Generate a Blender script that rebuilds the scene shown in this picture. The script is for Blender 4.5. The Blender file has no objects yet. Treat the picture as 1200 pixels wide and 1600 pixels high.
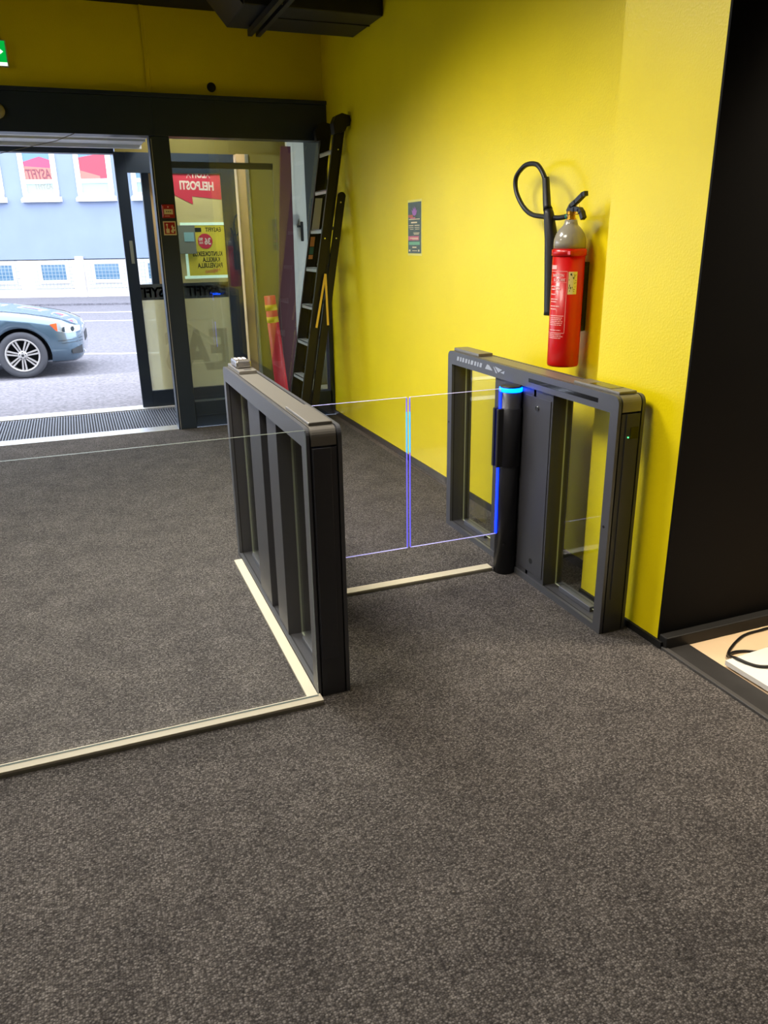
import bpy, bmesh, math, random
from math import sin, cos, pi, radians
from mathutils import Vector, Matrix
random.seed(7)
S = bpy.context.scene
COL = S.collection

# ------------------------------------------------------------------ camera
cam_d = bpy.data.cameras.new('camera')
cam = bpy.data.objects.new('camera', cam_d)
COL.objects.link(cam)
cam_d.sensor_fit = 'VERTICAL'
cam_d.sensor_height = 32.0
cam_d.lens = 1204.0 / 1600.0 * 32.0
cam_d.clip_start = 0.05
cam_d.clip_end = 300
_p, _y, _r = 0.339307, 0.366914, -0.015957
_f = Vector((sin(_y) * cos(_p), cos(_y) * cos(_p), -sin(_p)))
_rt = Vector((cos(_y), -sin(_y), 0))
_up = _rt.cross(_f)
_r2 = cos(_r) * _rt + sin(_r) * _up
_u2 = -sin(_r) * _rt + cos(_r) * _up
cam.matrix_world = Matrix(((_r2.x, _u2.x, -_f.x, 0), (_r2.y, _u2.y, -_f.y, 0),
                           (_r2.z, _u2.z, -_f.z, 1.6), (0, 0, 0, 1)))
S.camera = cam

# ------------------------------------------------------------------ exposure, sky, lamps
S.view_settings.view_transform = 'Standard'
S.view_settings.look = 'None'
S.view_settings.gamma = 1.0
S.view_settings.use_curve_mapping = False
S.view_settings.exposure = 0.0
W = bpy.data.worlds.new('overcast_sky')
S.world = W
W.use_nodes = True
nt = W.node_tree
nt.nodes.clear()
wo = nt.nodes.new('ShaderNodeOutputWorld')
wb = nt.nodes.new('ShaderNodeBackground')
tc = nt.nodes.new('ShaderNodeTexCoord')
sp = nt.nodes.new('ShaderNodeSeparateXYZ')
rp = nt.nodes.new('ShaderNodeValToRGB')
nt.links.new(tc.outputs['Generated'], sp.inputs[0])
nt.links.new(sp.outputs['Z'], rp.inputs[0])
rp.color_ramp.elements[0].position = 0.0
rp.color_ramp.elements[0].color = (0.76, 0.86, 1.0, 1)
rp.color_ramp.elements[1].position = 0.7
rp.color_ramp.elements[1].color = (0.88, 0.93, 1.0, 1)
nt.links.new(rp.outputs[0], wb.inputs['Color'])
wb.inputs['Strength'].default_value = 7.5
nt.links.new(wb.outputs[0], wo.inputs[0])


def area_lamp(name, loc, size, power, color, target=None, sizey=None, spread=None):
    d = bpy.data.lights.new(name, 'AREA')
    d.shape = 'RECTANGLE'
    d.size = size
    d.size_y = sizey or size
    d.energy = power
    d.color = color
    if spread:
        d.spread = radians(spread)
    o = bpy.data.objects.new(name, d)
    COL.objects.link(o)
    o.location = loc
    dv = (Vector(target) - Vector(loc)) if target else Vector((0, 0, -1))
    o.rotation_euler = dv.to_track_quat('-Z', 'Y').to_euler()
    return o


area_lamp('ceiling_lamp_gate', (0.1, 4.3, 3.25), 1.0, 80, (1.0, 0.96, 0.89), (0.75, 3.9, 0), spread=128)
area_lamp('ceiling_lamp_front', (-0.3, 2.6, 3.28), 1.0, 77, (1.0, 0.91, 0.80), (-.1, 2.3, 0), spread=150)
area_lamp('ceiling_lamp_rear', (-1.5, -1.4, 3.28), 0.9, 10, (1.0, 0.90, 0.78))
area_lamp('ceiling_lamp_left', (-3.4, 4.8, 3.28), 0.9, 70, (1.0, 0.95, 0.87))
area_lamp('ceiling_lamp_tiles', (3.0, 1.75, 3.2), 0.3, 30, (1.0, 0.84, 0.62), (2.9, 1.7, 0), spread=80)
area_lamp('added_fill_lamp_vestibule', (1.2, 7.75, 2.86), 0.4, 24, (1.0, 0.93, 0.8))  # added fill lamp, brightens the posters and frosted film


# ------------------------------------------------------------------ materials
def lin(c):
    return tuple(((v / 255) / 12.92 if v / 255 <= 0.04045 else ((v / 255 + 0.055) / 1.055) ** 2.4) for v in c)


def mat(name, rgb, rough=0.5, metal=0.0, noise=0.0, nscale=20, bump=0.0, bscale=200, emit=None, es=0, spec=0.5, coat=0):
    m = bpy.data.materials.new(name)
    m.use_nodes = True
    n = m.node_tree
    b = n.nodes['Principled BSDF']
    c = lin(rgb)
    b.inputs['Base Color'].default_value = (*c, 1)
    b.inputs['Roughness'].default_value = rough
    b.inputs['Metallic'].default_value = metal
    b.inputs['Specular IOR Level'].default_value = spec
    b.inputs['Coat Weight'].default_value = coat
    co = n.nodes.new('ShaderNodeTexCoord')
    if noise:
        nz = n.nodes.new('ShaderNodeTexNoise')
        nz.inputs['Scale'].default_value = nscale
        nz.inputs['Detail'].default_value = 5
        n.links.new(co.outputs['Object'], nz.inputs['Vector'])
        r = n.nodes.new('ShaderNodeValToRGB')
        r.color_ramp.elements[0].position = 0.3
        r.color_ramp.elements[1].position = 0.7
        r.color_ramp.elements[0].color = (*[v * (1 - noise) for v in c], 1)
        r.color_ramp.elements[1].color = (*[min(1, v * (1 + noise)) for v in c], 1)
        n.links.new(nz.outputs['Fac'], r.inputs[0])
        n.links.new(r.outputs[0], b.inputs['Base Color'])
    if bump:
        nz = n.nodes.new('ShaderNodeTexNoise')
        nz.inputs['Scale'].default_value = bscale
        nz.inputs['Detail'].default_value = 3
        n.links.new(co.outputs['Object'], nz.inputs['Vector'])
        bp = n.nodes.new('ShaderNodeBump')
        bp.inputs['Strength'].default_value = bump
        bp.inputs['Distance'].default_value = 0.004
        n.links.new(nz.outputs['Fac'], bp.inputs['Height'])
        n.links.new(bp.outputs[0], b.inputs['Normal'])
    if emit:
        b.inputs['Emission Color'].default_value = (*lin(emit), 1)
        b.inputs['Emission Strength'].default_value = es
    return m


def glassmat(name, tint, rough=0.0, ior=1.5, film=0.0, filmrgb=(255, 255, 255)):
    m = bpy.data.materials.new(name)
    m.use_nodes = True
    n = m.node_tree
    n.nodes.clear()
    o = n.nodes.new('ShaderNodeOutputMaterial')
    t = n.nodes.new('ShaderNodeBsdfTransparent')
    t.inputs[0].default_value = (*tint, 1)
    g = n.nodes.new('ShaderNodeBsdfGlossy')
    g.inputs['Roughness'].default_value = rough
    fr = n.nodes.new('ShaderNodeFresnel')
    ge = n.nodes.new('ShaderNodeNewGeometry')
    mr = n.nodes.new('ShaderNodeMapRange')
    mr.inputs['To Min'].default_value = ior
    mr.inputs['To Max'].default_value = 1 / ior
    n.links.new(ge.outputs['Backfacing'], mr.inputs['Value'])
    n.links.new(mr.outputs[0], fr.inputs['IOR'])
    mx = n.nodes.new('ShaderNodeMixShader')
    n.links.new(fr.outputs[0], mx.inputs[0])
    last = t.outputs[0]
    if film:
        df = n.nodes.new('ShaderNodeBsdfTranslucent')
        df.inputs[0].default_value = (*lin(filmrgb), 1)
        d2 = n.nodes.new('ShaderNodeBsdfDiffuse')
        d2.inputs[0].default_value = (*lin(filmrgb), 1)
        ad = n.nodes.new('ShaderNodeMixShader')
        ad.inputs[0].default_value = 0.5
        n.links.new(df.outputs[0], ad.inputs[1])
        n.links.new(d2.outputs[0], ad.inputs[2])
        m2 = n.nodes.new('ShaderNodeMixShader')
        m2.inputs[0].default_value = film
        n.links.new(t.outputs[0], m2.inputs[1])
        n.links.new(ad.outputs[0], m2.inputs[2])
        last = m2.outputs[0]
    n.links.new(last, mx.inputs[1])
    n.links.new(g.outputs[0], mx.inputs[2])
    n.links.new(mx.outputs[0], o.inputs[0])
    return m


def carpet_mat():
    m = bpy.data.materials.new('loop_carpet')
    m.use_nodes = True
    n = m.node_tree
    b = n.nodes['Principled BSDF']
    b.inputs['Roughness'].default_value = 1.0
    b.inputs['Specular IOR Level'].default_value = 0.1
    co = n.nodes.new('ShaderNodeTexCoord')
    mp = n.nodes.new('ShaderNodeMapping')
    mp.inputs['Scale'].default_value = (1, 1.35, 1)
    n.links.new(co.outputs['Object'], mp.inputs[0])
    v = n.nodes.new('ShaderNodeTexVoronoi')
    v.inputs['Scale'].default_value = 165
    v.inputs['Randomness'].default_value = 0.75
    n.links.new(mp.outputs[0], v.inputs['Vector'])
    r1 = n.nodes.new('ShaderNodeValToRGB')       # gaps between loops
    r1.color_ramp.elements[0].position = 0.25
    r1.color_ramp.elements[0].color = (1, 1, 1, 1)
    r1.color_ramp.elements[1].position = 0.72
    r1.color_ramp.elements[1].color = (0.42, 0.42, 0.42, 1)
    n.links.new(v.outputs['Distance'], r1.inputs[0])
    sp_ = n.nodes.new('ShaderNodeSeparateColor')
    n.links.new(v.outputs['Color'], sp_.inputs[0])
    r2 = n.nodes.new('ShaderNodeValToRGB')       # per-loop yarn colour
    r2.color_ramp.elements[0].position = 0.0
    r2.color_ramp.elements[0].color = (0.066, 0.062, 0.060, 1)
    r2.color_ramp.elements[1].position = 1.0
    r2.color_ramp.elements[1].color = (0.225, 0.212, 0.200, 1)
    e = r2.color_ramp.elements.new(0.55)
    e.color = (0.125, 0.115, 0.108, 1)
    n.links.new(sp_.outputs[0], r2.inputs[0])
    nz = n.nodes.new('ShaderNodeTexNoise')
    nz.inputs['Scale'].default_value = 5.5
    nz.inputs['Detail'].default_value = 8
    n.links.new(co.outputs['Object'], nz.inputs['Vector'])
    r3 = n.nodes.new('ShaderNodeValToRGB')
    r3.color_ramp.elements[0].position = 0.3
    r3.color_ramp.elements[0].color = (0.82, 0.80, 0.80, 1)
    r3.color_ramp.elements[1].position = 0.7
    r3.color_ramp.elements[1].color = (1.15, 1.12, 1.1, 1)
    n.links.new(nz.outputs['Fac'], r3.inputs[0])
    a = n.nodes.new('ShaderNodeMix'); a.data_type = 'RGBA'; a.blend_type = 'MULTIPLY'
    a.inputs[0].default_value = 1
    n.links.new(r2.outputs[0], a.inputs[6]); n.links.new(r1.outputs[0], a.inputs[7])
    a2 = n.nodes.new('ShaderNodeMix'); a2.data_type = 'RGBA'; a2.blend_type = 'MULTIPLY'
    a2.inputs[0].default_value = 1
    n.links.new(a.outputs[2], a2.inputs[6]); n.links.new(r3.outputs[0], a2.inputs[7])
    n.links.new(a2.outputs[2], b.inputs['Base Color'])
    bp = n.nodes.new('ShaderNodeBump')
    bp.invert = True
    bp.inputs['Strength'].default_value = 0.6
    bp.inputs['Distance'].default_value = 0.003
    n.links.new(v.outputs['Distance'], bp.inputs['Height'])
    n.links.new(bp.outputs[0], b.inputs['Normal'])
    return m


M = dict(
    carpet=carpet_mat(),
    yellow=mat('yellow_wall_paint', (240, 218, 8), 0.36, noise=0.03, nscale=3, bump=0.25, bscale=120),
    black=mat('black_wall_paint', (5, 5, 5), 0.75, noise=0.1, nscale=4, spec=0.2),
    ceil=mat('black_ceiling_paint', (14, 14, 15), 0.8),
    darkwall=mat('dark_grey_wall_paint', (60, 58, 52), 0.8),
    frame=mat('anthracite_door_frame', (34, 45, 60), 0.42, noise=0.06, nscale=6),
    rubber=mat('black_rubber', (13, 13, 13), 0.6),
    edge=mat('grey_metal_edging', (110, 108, 106), 0.4, 0.7),
    strip=mat('black_floor_border', (34, 32, 31), 0.6, noise=0.25, nscale=14),
    tile=mat('beige_floor_tile', (222, 196, 160), 0.35, noise=0.04, nscale=5),
    grout=mat('pale_grout', (226, 206, 176), 0.8),
    board=mat('white_laminate_board', (238, 232, 222), 0.4),
    alu=mat('brushed_aluminium', (200, 202, 204), 0.35, 0.8),
    alupaint=mat('pale_grey_aluminium', (200, 204, 210), 0.5),
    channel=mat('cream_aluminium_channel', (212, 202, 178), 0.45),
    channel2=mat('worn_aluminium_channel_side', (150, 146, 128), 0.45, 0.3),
    gate=mat('anthracite_powder_coat', (96, 97, 101), 0.42, 0.5, bump=0.1, bscale=900),
    gatedark=mat('dark_groove_plastic', (22, 22, 24), 0.55),
    gatebody=mat('gate_cabinet_coat', (70, 70, 74), 0.45, 0.25, bump=0.08, bscale=900),
    column=mat('dark_column_coat', (48, 48, 51), 0.4, 0.3),
    lid=mat('grey_lid_lit_top', (134, 130, 122), 0.42, 0.5),  # gate top colour lightened for the lamp light falling on it
    screen=mat('glossy_black_scanner', (18, 18, 18), 0.06, 0.0),
    blackp=mat('black_plastic', (16, 16, 17), 0.45),
    chrome=mat('chrome', (230, 230, 232), 0.15, 1.0),
    silver=mat('silver_plastic', (176, 172, 168), 0.25, 0.8),
    logo=mat('silver_logo_print', (176, 180, 186), 0.3, 0.4),
    ledblue=mat('blue_led', (10, 40, 255), 0.4, emit=(8, 40, 255), es=4.0),
    ledring=mat('bright_blue_led_ring', (10, 120, 255), 0.4, emit=(0, 75, 255), es=12),
    ledcyan=mat('cyan_led_edge', (60, 180, 255), 0.4, emit=(60, 160, 255), es=1.1),
    ledviolet=mat('violet_lit_glass_edge', (120, 110, 255), 0.3, emit=(100, 95, 250), es=.6),
    edgeglow=mat('pale_lit_glass_edge', (190, 190, 240), 0.2, emit=(150, 145, 230), es=0.55),
    glassedge=mat('polished_glass_edge', (108, 116, 110), 0.25),
    paneedge=mat('pale_pane_edge', (176, 184, 166), 0.25),
    green=mat('green_led', (60, 220, 120), 0.4, emit=(80, 255, 140), es=3),
    red=mat('red_enamel', (196, 6, 6), 0.34, coat=0.15),
    greyenamel=mat('grey_enamel', (150, 144, 128), 0.2, coat=0.4),
    brass=mat('brass', (205, 150, 50), 0.3, 0.9),
    teal=mat('teal_plastic_ring', (30, 120, 100), 0.4),
    white=mat('white_reflection', (235, 225, 222), 0.6),
    pinkish=mat('white_print_on_red', (240, 180, 175), 0.5),
    labely=mat('yellow_inspection_label', (236, 226, 120), 0.5),
    labelc=mat('cream_inspection_label', (232, 222, 170), 0.5),
    ink=mat('dark_ink', (30, 36, 30), 0.6),
    inkgrey=mat('grey_ink', (120, 118, 110), 0.6),
    laddr=mat('black_ladder_rail', (24, 22, 20), 0.42, 0.2),
    tread=mat('ribbed_aluminium_tread', (190, 192, 192), 0.4, 0.7),
    brace=mat('yellow_brace_bar', (236, 196, 70), 0.45),
    paper=mat('white_paper', (225, 225, 222), 0.7),
    sticker=mat('orange_warning_sticker', (214, 150, 90), 0.5),
    stickerg=mat('green_sticker', (60, 110, 100), 0.5),
    posterdk=mat('dark_green_poster', (84, 100, 90), 0.5, noise=0.2, nscale=20),
    purple=mat('purple_print', (170, 110, 180), 0.5),
    pink=mat('pink_print', (205, 110, 130), 0.5),
    mint=mat('mint_print', (120, 180, 140), 0.5),
    orange=mat('orange_print', (190, 110, 80), 0.5),
    signred=mat('sign_red', (170, 24, 30), 0.4),
    signcream=mat('photoluminescent_cream', (232, 214, 170), 0.5),
    exitg=mat('lit_exit_green', (0, 170, 70), 0.4, emit=(0, 190, 70), es=0.8),
    exitw=mat('lit_exit_white', (240, 240, 240), 0.4, emit=(255, 255, 255), es=1.1),
    detector=mat('beige_detector_plastic', (170, 160, 135), 0.4),
    lens=mat('dark_lens', (60, 44, 44), 0.15),
    duct=mat('black_painted_duct', (26, 25, 24), 0.5),
    rail=mat('galvanised_dark_rail', (52, 50, 46), 0.4, 0.6),
    matrib=mat('entrance_mat_rib', (84, 90, 104), 0.6, noise=0.15, nscale=30),
    matbase=mat('entrance_mat_base', (24, 26, 30), 0.9),
    wood=mat('beige_wood_veneer', (222, 186, 140), 0.5, noise=0.06, nscale=12),
    maroon=mat('maroon_panel', (74, 22, 34), 0.5),
    hivis=mat('fluorescent_red_tube', (225, 60, 66), 0.45, emit=(225, 50, 60), es=0.0),
    hivisy=mat('fluorescent_yellow_band', (235, 200, 30), 0.45),
    whitedoor=mat('white_door_paint', (214, 216, 212), 0.45),
    posterred=mat('red_poster_ink', (214, 60, 84), 0.55),
    postercream=mat('cream_poster', (212, 196, 140), 0.6),
    posteryel=mat('yellow_poster', (226, 210, 70), 0.6),
    posterback=mat('poster_white_text', (236, 216, 206), 0.6),
    lightframe=mat('lit_white_frame', (220, 240, 225), 0.5, emit=(210, 245, 225), es=0.55),
    noticegrey=mat('grey_notice_box', (128, 132, 122), 0.6),
    noticeblue=mat('pale_blue_card', (150, 196, 204), 0.6),
    band=mat('grey_vinyl_band', (96, 98, 100), 0.6),
    bandink=mat('darker_vinyl_letters', (66, 68, 70), 0.6),
    asphalt=mat('asphalt', (92, 91, 100), 0.9, noise=0.35, nscale=22),
    paving=mat('granite_paving', (104, 102, 110), 0.9, noise=0.4, nscale=30),
    kerb=mat('granite_kerb', (150, 148, 146), 0.9, noise=0.15, nscale=12),
    lanepaint=mat('white_lane_paint', (180, 180, 180), 0.8, noise=0.12, nscale=8),
    bluewall=mat('pale_blue_render', (112, 124, 150), 0.9, noise=0.05, nscale=1.2),
    plinth=mat('white_plinth_render', (186, 182, 182), 0.9, noise=0.10, nscale=1.6),
    winframe=mat('white_window_frame', (206, 206, 206), 0.5),
    winglass=mat('window_glass_dark', (72, 106, 134), 0.08, 0.0),
    reflred=mat('red_sign_reflection', (176, 14, 48), 0.25),  # shop sign mirrored in the panes opposite, painted as colour
    reflmag=mat('magenta_sign_reflection', (146, 30, 74), 0.25),
    reflor=mat('salmon_sign_reflection', (186, 84, 74), 0.25),
    reflink=mat('maroon_letter_reflection', (92, 30, 44), 0.4),
    filmteal=mat('pale_window_blind', (128, 152, 152), 0.3),
    grille=mat('grey_steel_grille', (134, 144, 152), 0.5, 0.1),
    carpaint=mat('steel_blue_car_paint', (84, 106, 124), 0.25, 0.5, coat=1.0),
    cardark=mat('black_car_plastic', (28, 32, 38), 0.6),
    tyre=mat('tyre_rubber', (66, 68, 76), 0.8),
    alloy=mat('silver_alloy', (176, 174, 176), 0.3, 0.3),
    carglass=mat('car_window_glass', (34, 44, 50), 0.05),
    headlamp=mat('headlamp_reflector', (200, 210, 216), 0.12, 0.5),
    amber=mat('amber_lens', (226, 90, 50), 0.25),
    cable=mat('black_cable', (14, 12, 11), 0.4),
    dimyellow=mat('dimmed_yellow_vestibule_paint', (112, 102, 44), 0.7),  # vestibule yellow with its dimness behind glass put in the colour
    sashgrey=mat('vestibule_grey', (74, 76, 74), 0.6),
)
M['glass'] = glassmat('clear_glass', (0.95, 0.97, 0.96))
M['gateglass'] = glassmat('clear_gate_glass', (0.95, 0.95, 0.985))
M['barglass'] = glassmat('barrier_glass', (0.975, 0.985, 0.98))
M['doorglass'] = glassmat('facade_glass', (0.86, 0.90, 0.88), ior=1.62)
M['frost'] = glassmat('frosted_film', (0.9, 0.95, 0.95), film=0.6, filmrgb=(224, 212, 172))
M['frost2'] = glassmat('frosted_letter_film', (1, 1, 1), film=0.16, filmrgb=(240, 226, 180))


# ------------------------------------------------------------------ building helpers
class MB:
    def __init__(s):
        s.bm = bmesh.new()
        s.mats = []
        s.cur = 0

    def use(s, m):
        if m not in s.mats:
            s.mats.append(m)
        s.cur = s.mats.index(m)
        return s

    def _tag(s, faces, smooth=False):
        for f in faces:
            f.material_index = s.cur
            f.smooth = smooth

    def box(s, x0, x1, y0, y1, z0, z1, bev=0.0, seg=2):
        x0, x1 = min(x0, x1), max(x0, x1)
        y0, y1 = min(y0, y1), max(y0, y1)
        z0, z1 = min(z0, z1), max(z0, z1)
        t = bmesh.new()
        bmesh.ops.create_cube(t, size=1)
        for v in t.verts:
            v.co = Vector(((v.co.x + .5) * (x1 - x0) + x0, (v.co.y + .5) * (y1 - y0) + y0, (v.co.z + .5) * (z1 - z0) + z0))
        if bev:
            bmesh.ops.bevel(t, geom=t.edges[:], offset=min(bev, .45 * min(x1 - x0, y1 - y0, z1 - z0)), segments=seg,
                            profile=0.5, affect='EDGES')
        s.merge(t)
        return s

    def merge(s, t, mtx=None, smooth=False):
        vm = {}
        for v in t.verts:
            vm[v] = s.bm.verts.new(mtx @ v.co if mtx else v.co)
        for f in t.faces:
            try:
                nf = s.bm.faces.new([vm[v] for v in f.verts])
                nf.material_index = s.cur
                nf.smooth = smooth
            except ValueError:
                pass
        t.free()

    def obox(s, c, ax, ay, az, bev=0.0):
        """oriented box: centre c, half-vectors ax, ay, az"""
        t = bmesh.new()
        bmesh.ops.create_cube(t, size=2)
        if bev:
            pass
        mt = Matrix((Vector(ax), Vector(ay), Vector(az))).transposed().to_4x4()
        mt.translation = Vector(c)
        s.merge(t, mt)
        return s

    def prism(s, pts, axis, a, b, smooth=False):
        """extrude 2-D polygon along axis ('x': pts=(y,z); 'y': pts=(x,z); 'z': pts=(x,y))"""
        def p3(p, t):
            return {'x': (t, p[0], p[1]), 'y': (p[0], t, p[1]), 'z': (p[0], p[1], t)}[axis]
        va = [s.bm.verts.new(p3(p, a)) for p in pts]
        vb = [s.bm.verts.new(p3(p, b)) for p in pts]
        n = len(pts)
        fs = [s.bm.faces.new(va), s.bm.faces.new(list(reversed(vb)))]
        for i in range(n):
            f = s.bm.faces.new((va[i], vb[i], vb[(i + 1) % n], va[(i + 1) % n]))
            fs.append(f)
        s._tag(fs)
        return s

    def tube(s, pts, r, seg=10, cap=True, smooth=True):
        pts = [Vector(p) for p in pts]
        n = len(pts)
        rr = r if isinstance(r, (list, tuple)) else [r] * n
        rings = []
        prev = None
        for i, p in enumerate(pts):
            d = (pts[min(i + 1, n - 1)] - pts[max(i - 1, 0)]).normalized()
            if prev is None:
                a = Vector((0, 0, 1)) if abs(d.z) < .9 else Vector((1, 0, 0))
                u = d.cross(a).normalized()
            else:
                u = (prev - d * prev.dot(d)).normalized()
            prev = u
            w = d.cross(u)
            rings.append([s.bm.verts.new(p + (u * cos(2 * pi * k / seg) + w * sin(2 * pi * k / seg)) * rr[i]) for k in range(seg)])
        fs = []
        for i in range(n - 1):
            for k in range(seg):
                fs.append(s.bm.faces.new((rings[i][k], rings[i][(k + 1) % seg], rings[i + 1][(k + 1) % seg], rings[i + 1][k])))
        s._tag(fs, smooth)
        if cap:
            s._tag([s.bm.faces.new(list(reversed(rings[0]))), s.bm.faces.new(rings[-1])])
        return s

    def lathe(s, prof, cx, cy, seg=40, smooth=True, mtx=None, a0=0, a1=2 * pi, cap=True):
        """profile [(r,z)] about vertical axis"""
        full = abs(a1 - a0 - 2 * pi) < 1e-6
        n = seg if full else seg + 1
        rings = []
        for r, z in prof:
            ring = []
            for k in range(n):
                a = a0 + (a1 - a0) * k / seg
                p = Vector((cx + r * cos(a), cy + r * sin(a), z))
                ring.append(s.bm.verts.new(mtx @ p if mtx else p))
            rings.append(ring)
        fs = []
        for i in range(len(prof) - 1):
            for k in range(seg):
                k2 = (k + 1) % n
                if not full and k + 1 >= n:
                    continue
                fs.append(s.bm.faces.new((rings[i][k], rings[i][k2], rings[i + 1][k2], rings[i + 1][k])))
        s._tag(fs, smooth)
        if full and cap:
            if prof[0][0] > 1e-5:
                s._tag([s.bm.faces.new(list(reversed(rings[0])))])
            if prof[-1][0] > 1e-5:
                s._tag([s.bm.faces.new(rings[-1])])
        return s

    def build(s, name, m=None, parent=None, local=False, fixn=True):
        if fixn:
            bmesh.ops.recalc_face_normals(s.bm, faces=s.bm.faces[:])
        me = bpy.data.meshes.new(name)
        if parent is not None and not local:
            off = parent_world(parent)
            for v in s.bm.verts:
                v.co -= off
        s.bm.to_mesh(me)
        s.bm.free()
        if m is not None:
            me.materials.append(m)
        else:
            for k in s.mats:
                me.materials.append(k)
        o = bpy.data.objects.new(name, me)
        COL.objects.link(o)
        if parent is not None:
            o.parent = parent
        return o


def parent_world(p):
    v = Vector((0, 0, 0))
    while p is not None:
        v += p.location
        p = p.parent
    return v


def tag(o, label=None, cat=None, group=None, kind=None):
    if label: o['label'] = label
    if cat: o['category'] = cat
    if group: o['group'] = group
    if kind: o['kind'] = kind
    return o


def thing(name, loc, label, cat, group=None, rz=0):
    o = bpy.data.objects.new(name, None)
    o.empty_display_size = 0.1
    COL.objects.link(o)
    o.location = loc
    o.rotation_euler = (0, 0, rz)
    return tag(o, label, cat, group)


def struct_root(name, loc=(0, 0, 0), rz=0):
    o = bpy.data.objects.new(name, None)
    COL.objects.link(o)
    o.location = loc
    o.rotation_euler = (0, 0, rz)
    o['kind'] = 'structure'
    return o


def sbox(name, m, *b, bev=0):
    return tag(MB().box(*b, bev=bev).build(name, m), kind='structure')


def text_bm(txt, size, bold=0.0, shear=0.0, extr=0.0005, align='LEFT', spacing=1.0, xs=1.0):
    """returns list of (verts, faces) of a text mesh in its own xy plane"""
    c = bpy.data.curves.new('txt', 'FONT')
    c.body = txt
    c.size = size
    c.offset = bold
    c.shear = shear
    c.extrude = extr
    c.align_x = align
    c.space_character = spacing
    c.resolution_u = 3
    o = bpy.data.objects.new('txt', c)
    COL.objects.link(o)
    dg = bpy.context.evaluated_depsgraph_get()
    me = bpy.data.meshes.new_from_object(o.evaluated_get(dg))
    vs = [Vector((v.co.x * xs, v.co.y, v.co.z)) for v in me.vertices]
    fs = [tuple(p.vertices) for p in me.polygons]
    bpy.data.objects.remove(o)
    bpy.data.curves.remove(c)
    bpy.data.meshes.remove(me)
    return vs, fs


def add_text(mb, txt, size, fn, **kw):
    """fn maps text-plane (x,y,z) Vector to world"""
    vs, fs = text_bm(txt, size, **kw)
    nv = [mb.bm.verts.new(fn(v)) for v in vs]
    for f in fs:
        try:
            nf = mb.bm.faces.new([nv[i] for i in f])
            nf.material_index = mb.cur
        except ValueError:
            pass
    return mb


def panel(x0, x1, y0, y1, z0, z1, thin, mglass, medge, name, parent=None, edges=None):
    """a glass sheet: the two broad faces are glass, the narrow ones an edge material"""
    mb = MB()
    mb.use(mglass); mb.use(medge)
    mb.cur = 0
    mb.box(x0, x1, y0, y1, z0, z1)
    mb.bm.normal_update()
    ax = 'xyz'.index(thin)
    for f in mb.bm.faces:
        f.material_index = 0 if abs(f.normal[ax]) > .9 else 1
    return mb.build(name, None, parent)


# ================================================================== THE ROOM
XW = 2.245      # right wall
YF = 7.16       # glazed front
ZC = 3.35       # ceiling
sbox('floor', M['carpet'], -6, 2.055, -3.5, 7.09, -0.04, 0.0)
tag(MB().box(2.055, XW, 2.225, 7.09, -0.04, 0.0).build('floor_alcove', M['carpet']), kind='structure').name = 'floor'
sbox('wall_right', M['yellow'], XW, XW + .12, 2.77, YF + .04, 0.0, ZC)
sbox('wall_pillar', M['yellow'], 2.06, XW + .12, 2.235, 2.77, 0.0, ZC)
sbox('wall_recess', M['black'], 2.06, 6.0, 2.225, 2.235, 0.0, ZC)
sbox('wall_end', M['yellow'], -6, XW, YF, YF + .10, 2.73, ZC)
sbox('wall_left', M['yellow'], -6.1, -6, -3.5, YF, 0, ZC)
sbox('wall_rear', M['darkwall'], -6, 6, -3.6, -3.5, 0, ZC)
sbox('wall_side', M['darkwall'], 6, 6.1, -3.6, 2.3, 0, ZC)
sbox('ceiling', M['ceil'], -6.1, 6.1, -3.6, YF + .1, ZC, ZC + .1)
# skirting
sbox('baseboard_right', M['rubber'], XW - .012, XW, 2.77, YF - .02, 0, 0.042)
sbox('baseboard_pillar', M['rubber'], 2.048, 2.06, 2.20, 2.77, 0, 0.03)
sbox('baseboard_recess', M['rubber'], 2.06, 6.0, 2.18, 2.225, 0.0, 0.055, bev=.004)
# tiled area behind a black border
sbox('floor_tile', M['tile'], 2.178, 6, -3.5, 2.225, -0.04, 0.002)
g = MB()
for xx in (2.326, 2.93, 3.53, 4.13, 4.73): g.box(xx - .0015, xx + .0015, -3.4, 2.15, 0.002, 0.0026)
for yy in (2.10, 1.80, 1.5, 1.2, .9, .6, .3, 0, -.3):
    g.box(2.18, 5.9, yy - 1.2, yy - 1.197, 0.002, 0.0026)
tag(g.build('trim_1', M['grout']), kind='structure')
sbox('trim_2', M['strip'], 2.072, 2.178, -3.5, 2.2, -0.03, 0.006)
sbox('trim_3', M['edge'], 2.052, 2.072, -3.5, 2.215, -0.03, 0.011, bev=.002)

# vertical pipe trim above the post
tag(MB().box(.775, .805, YF - .012, YF, 2.73, ZC, bev=.004).box(.775, .785, YF - .016, YF, 2.73, ZC).build('trim_4', M['yellow']), kind='structure')

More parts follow.
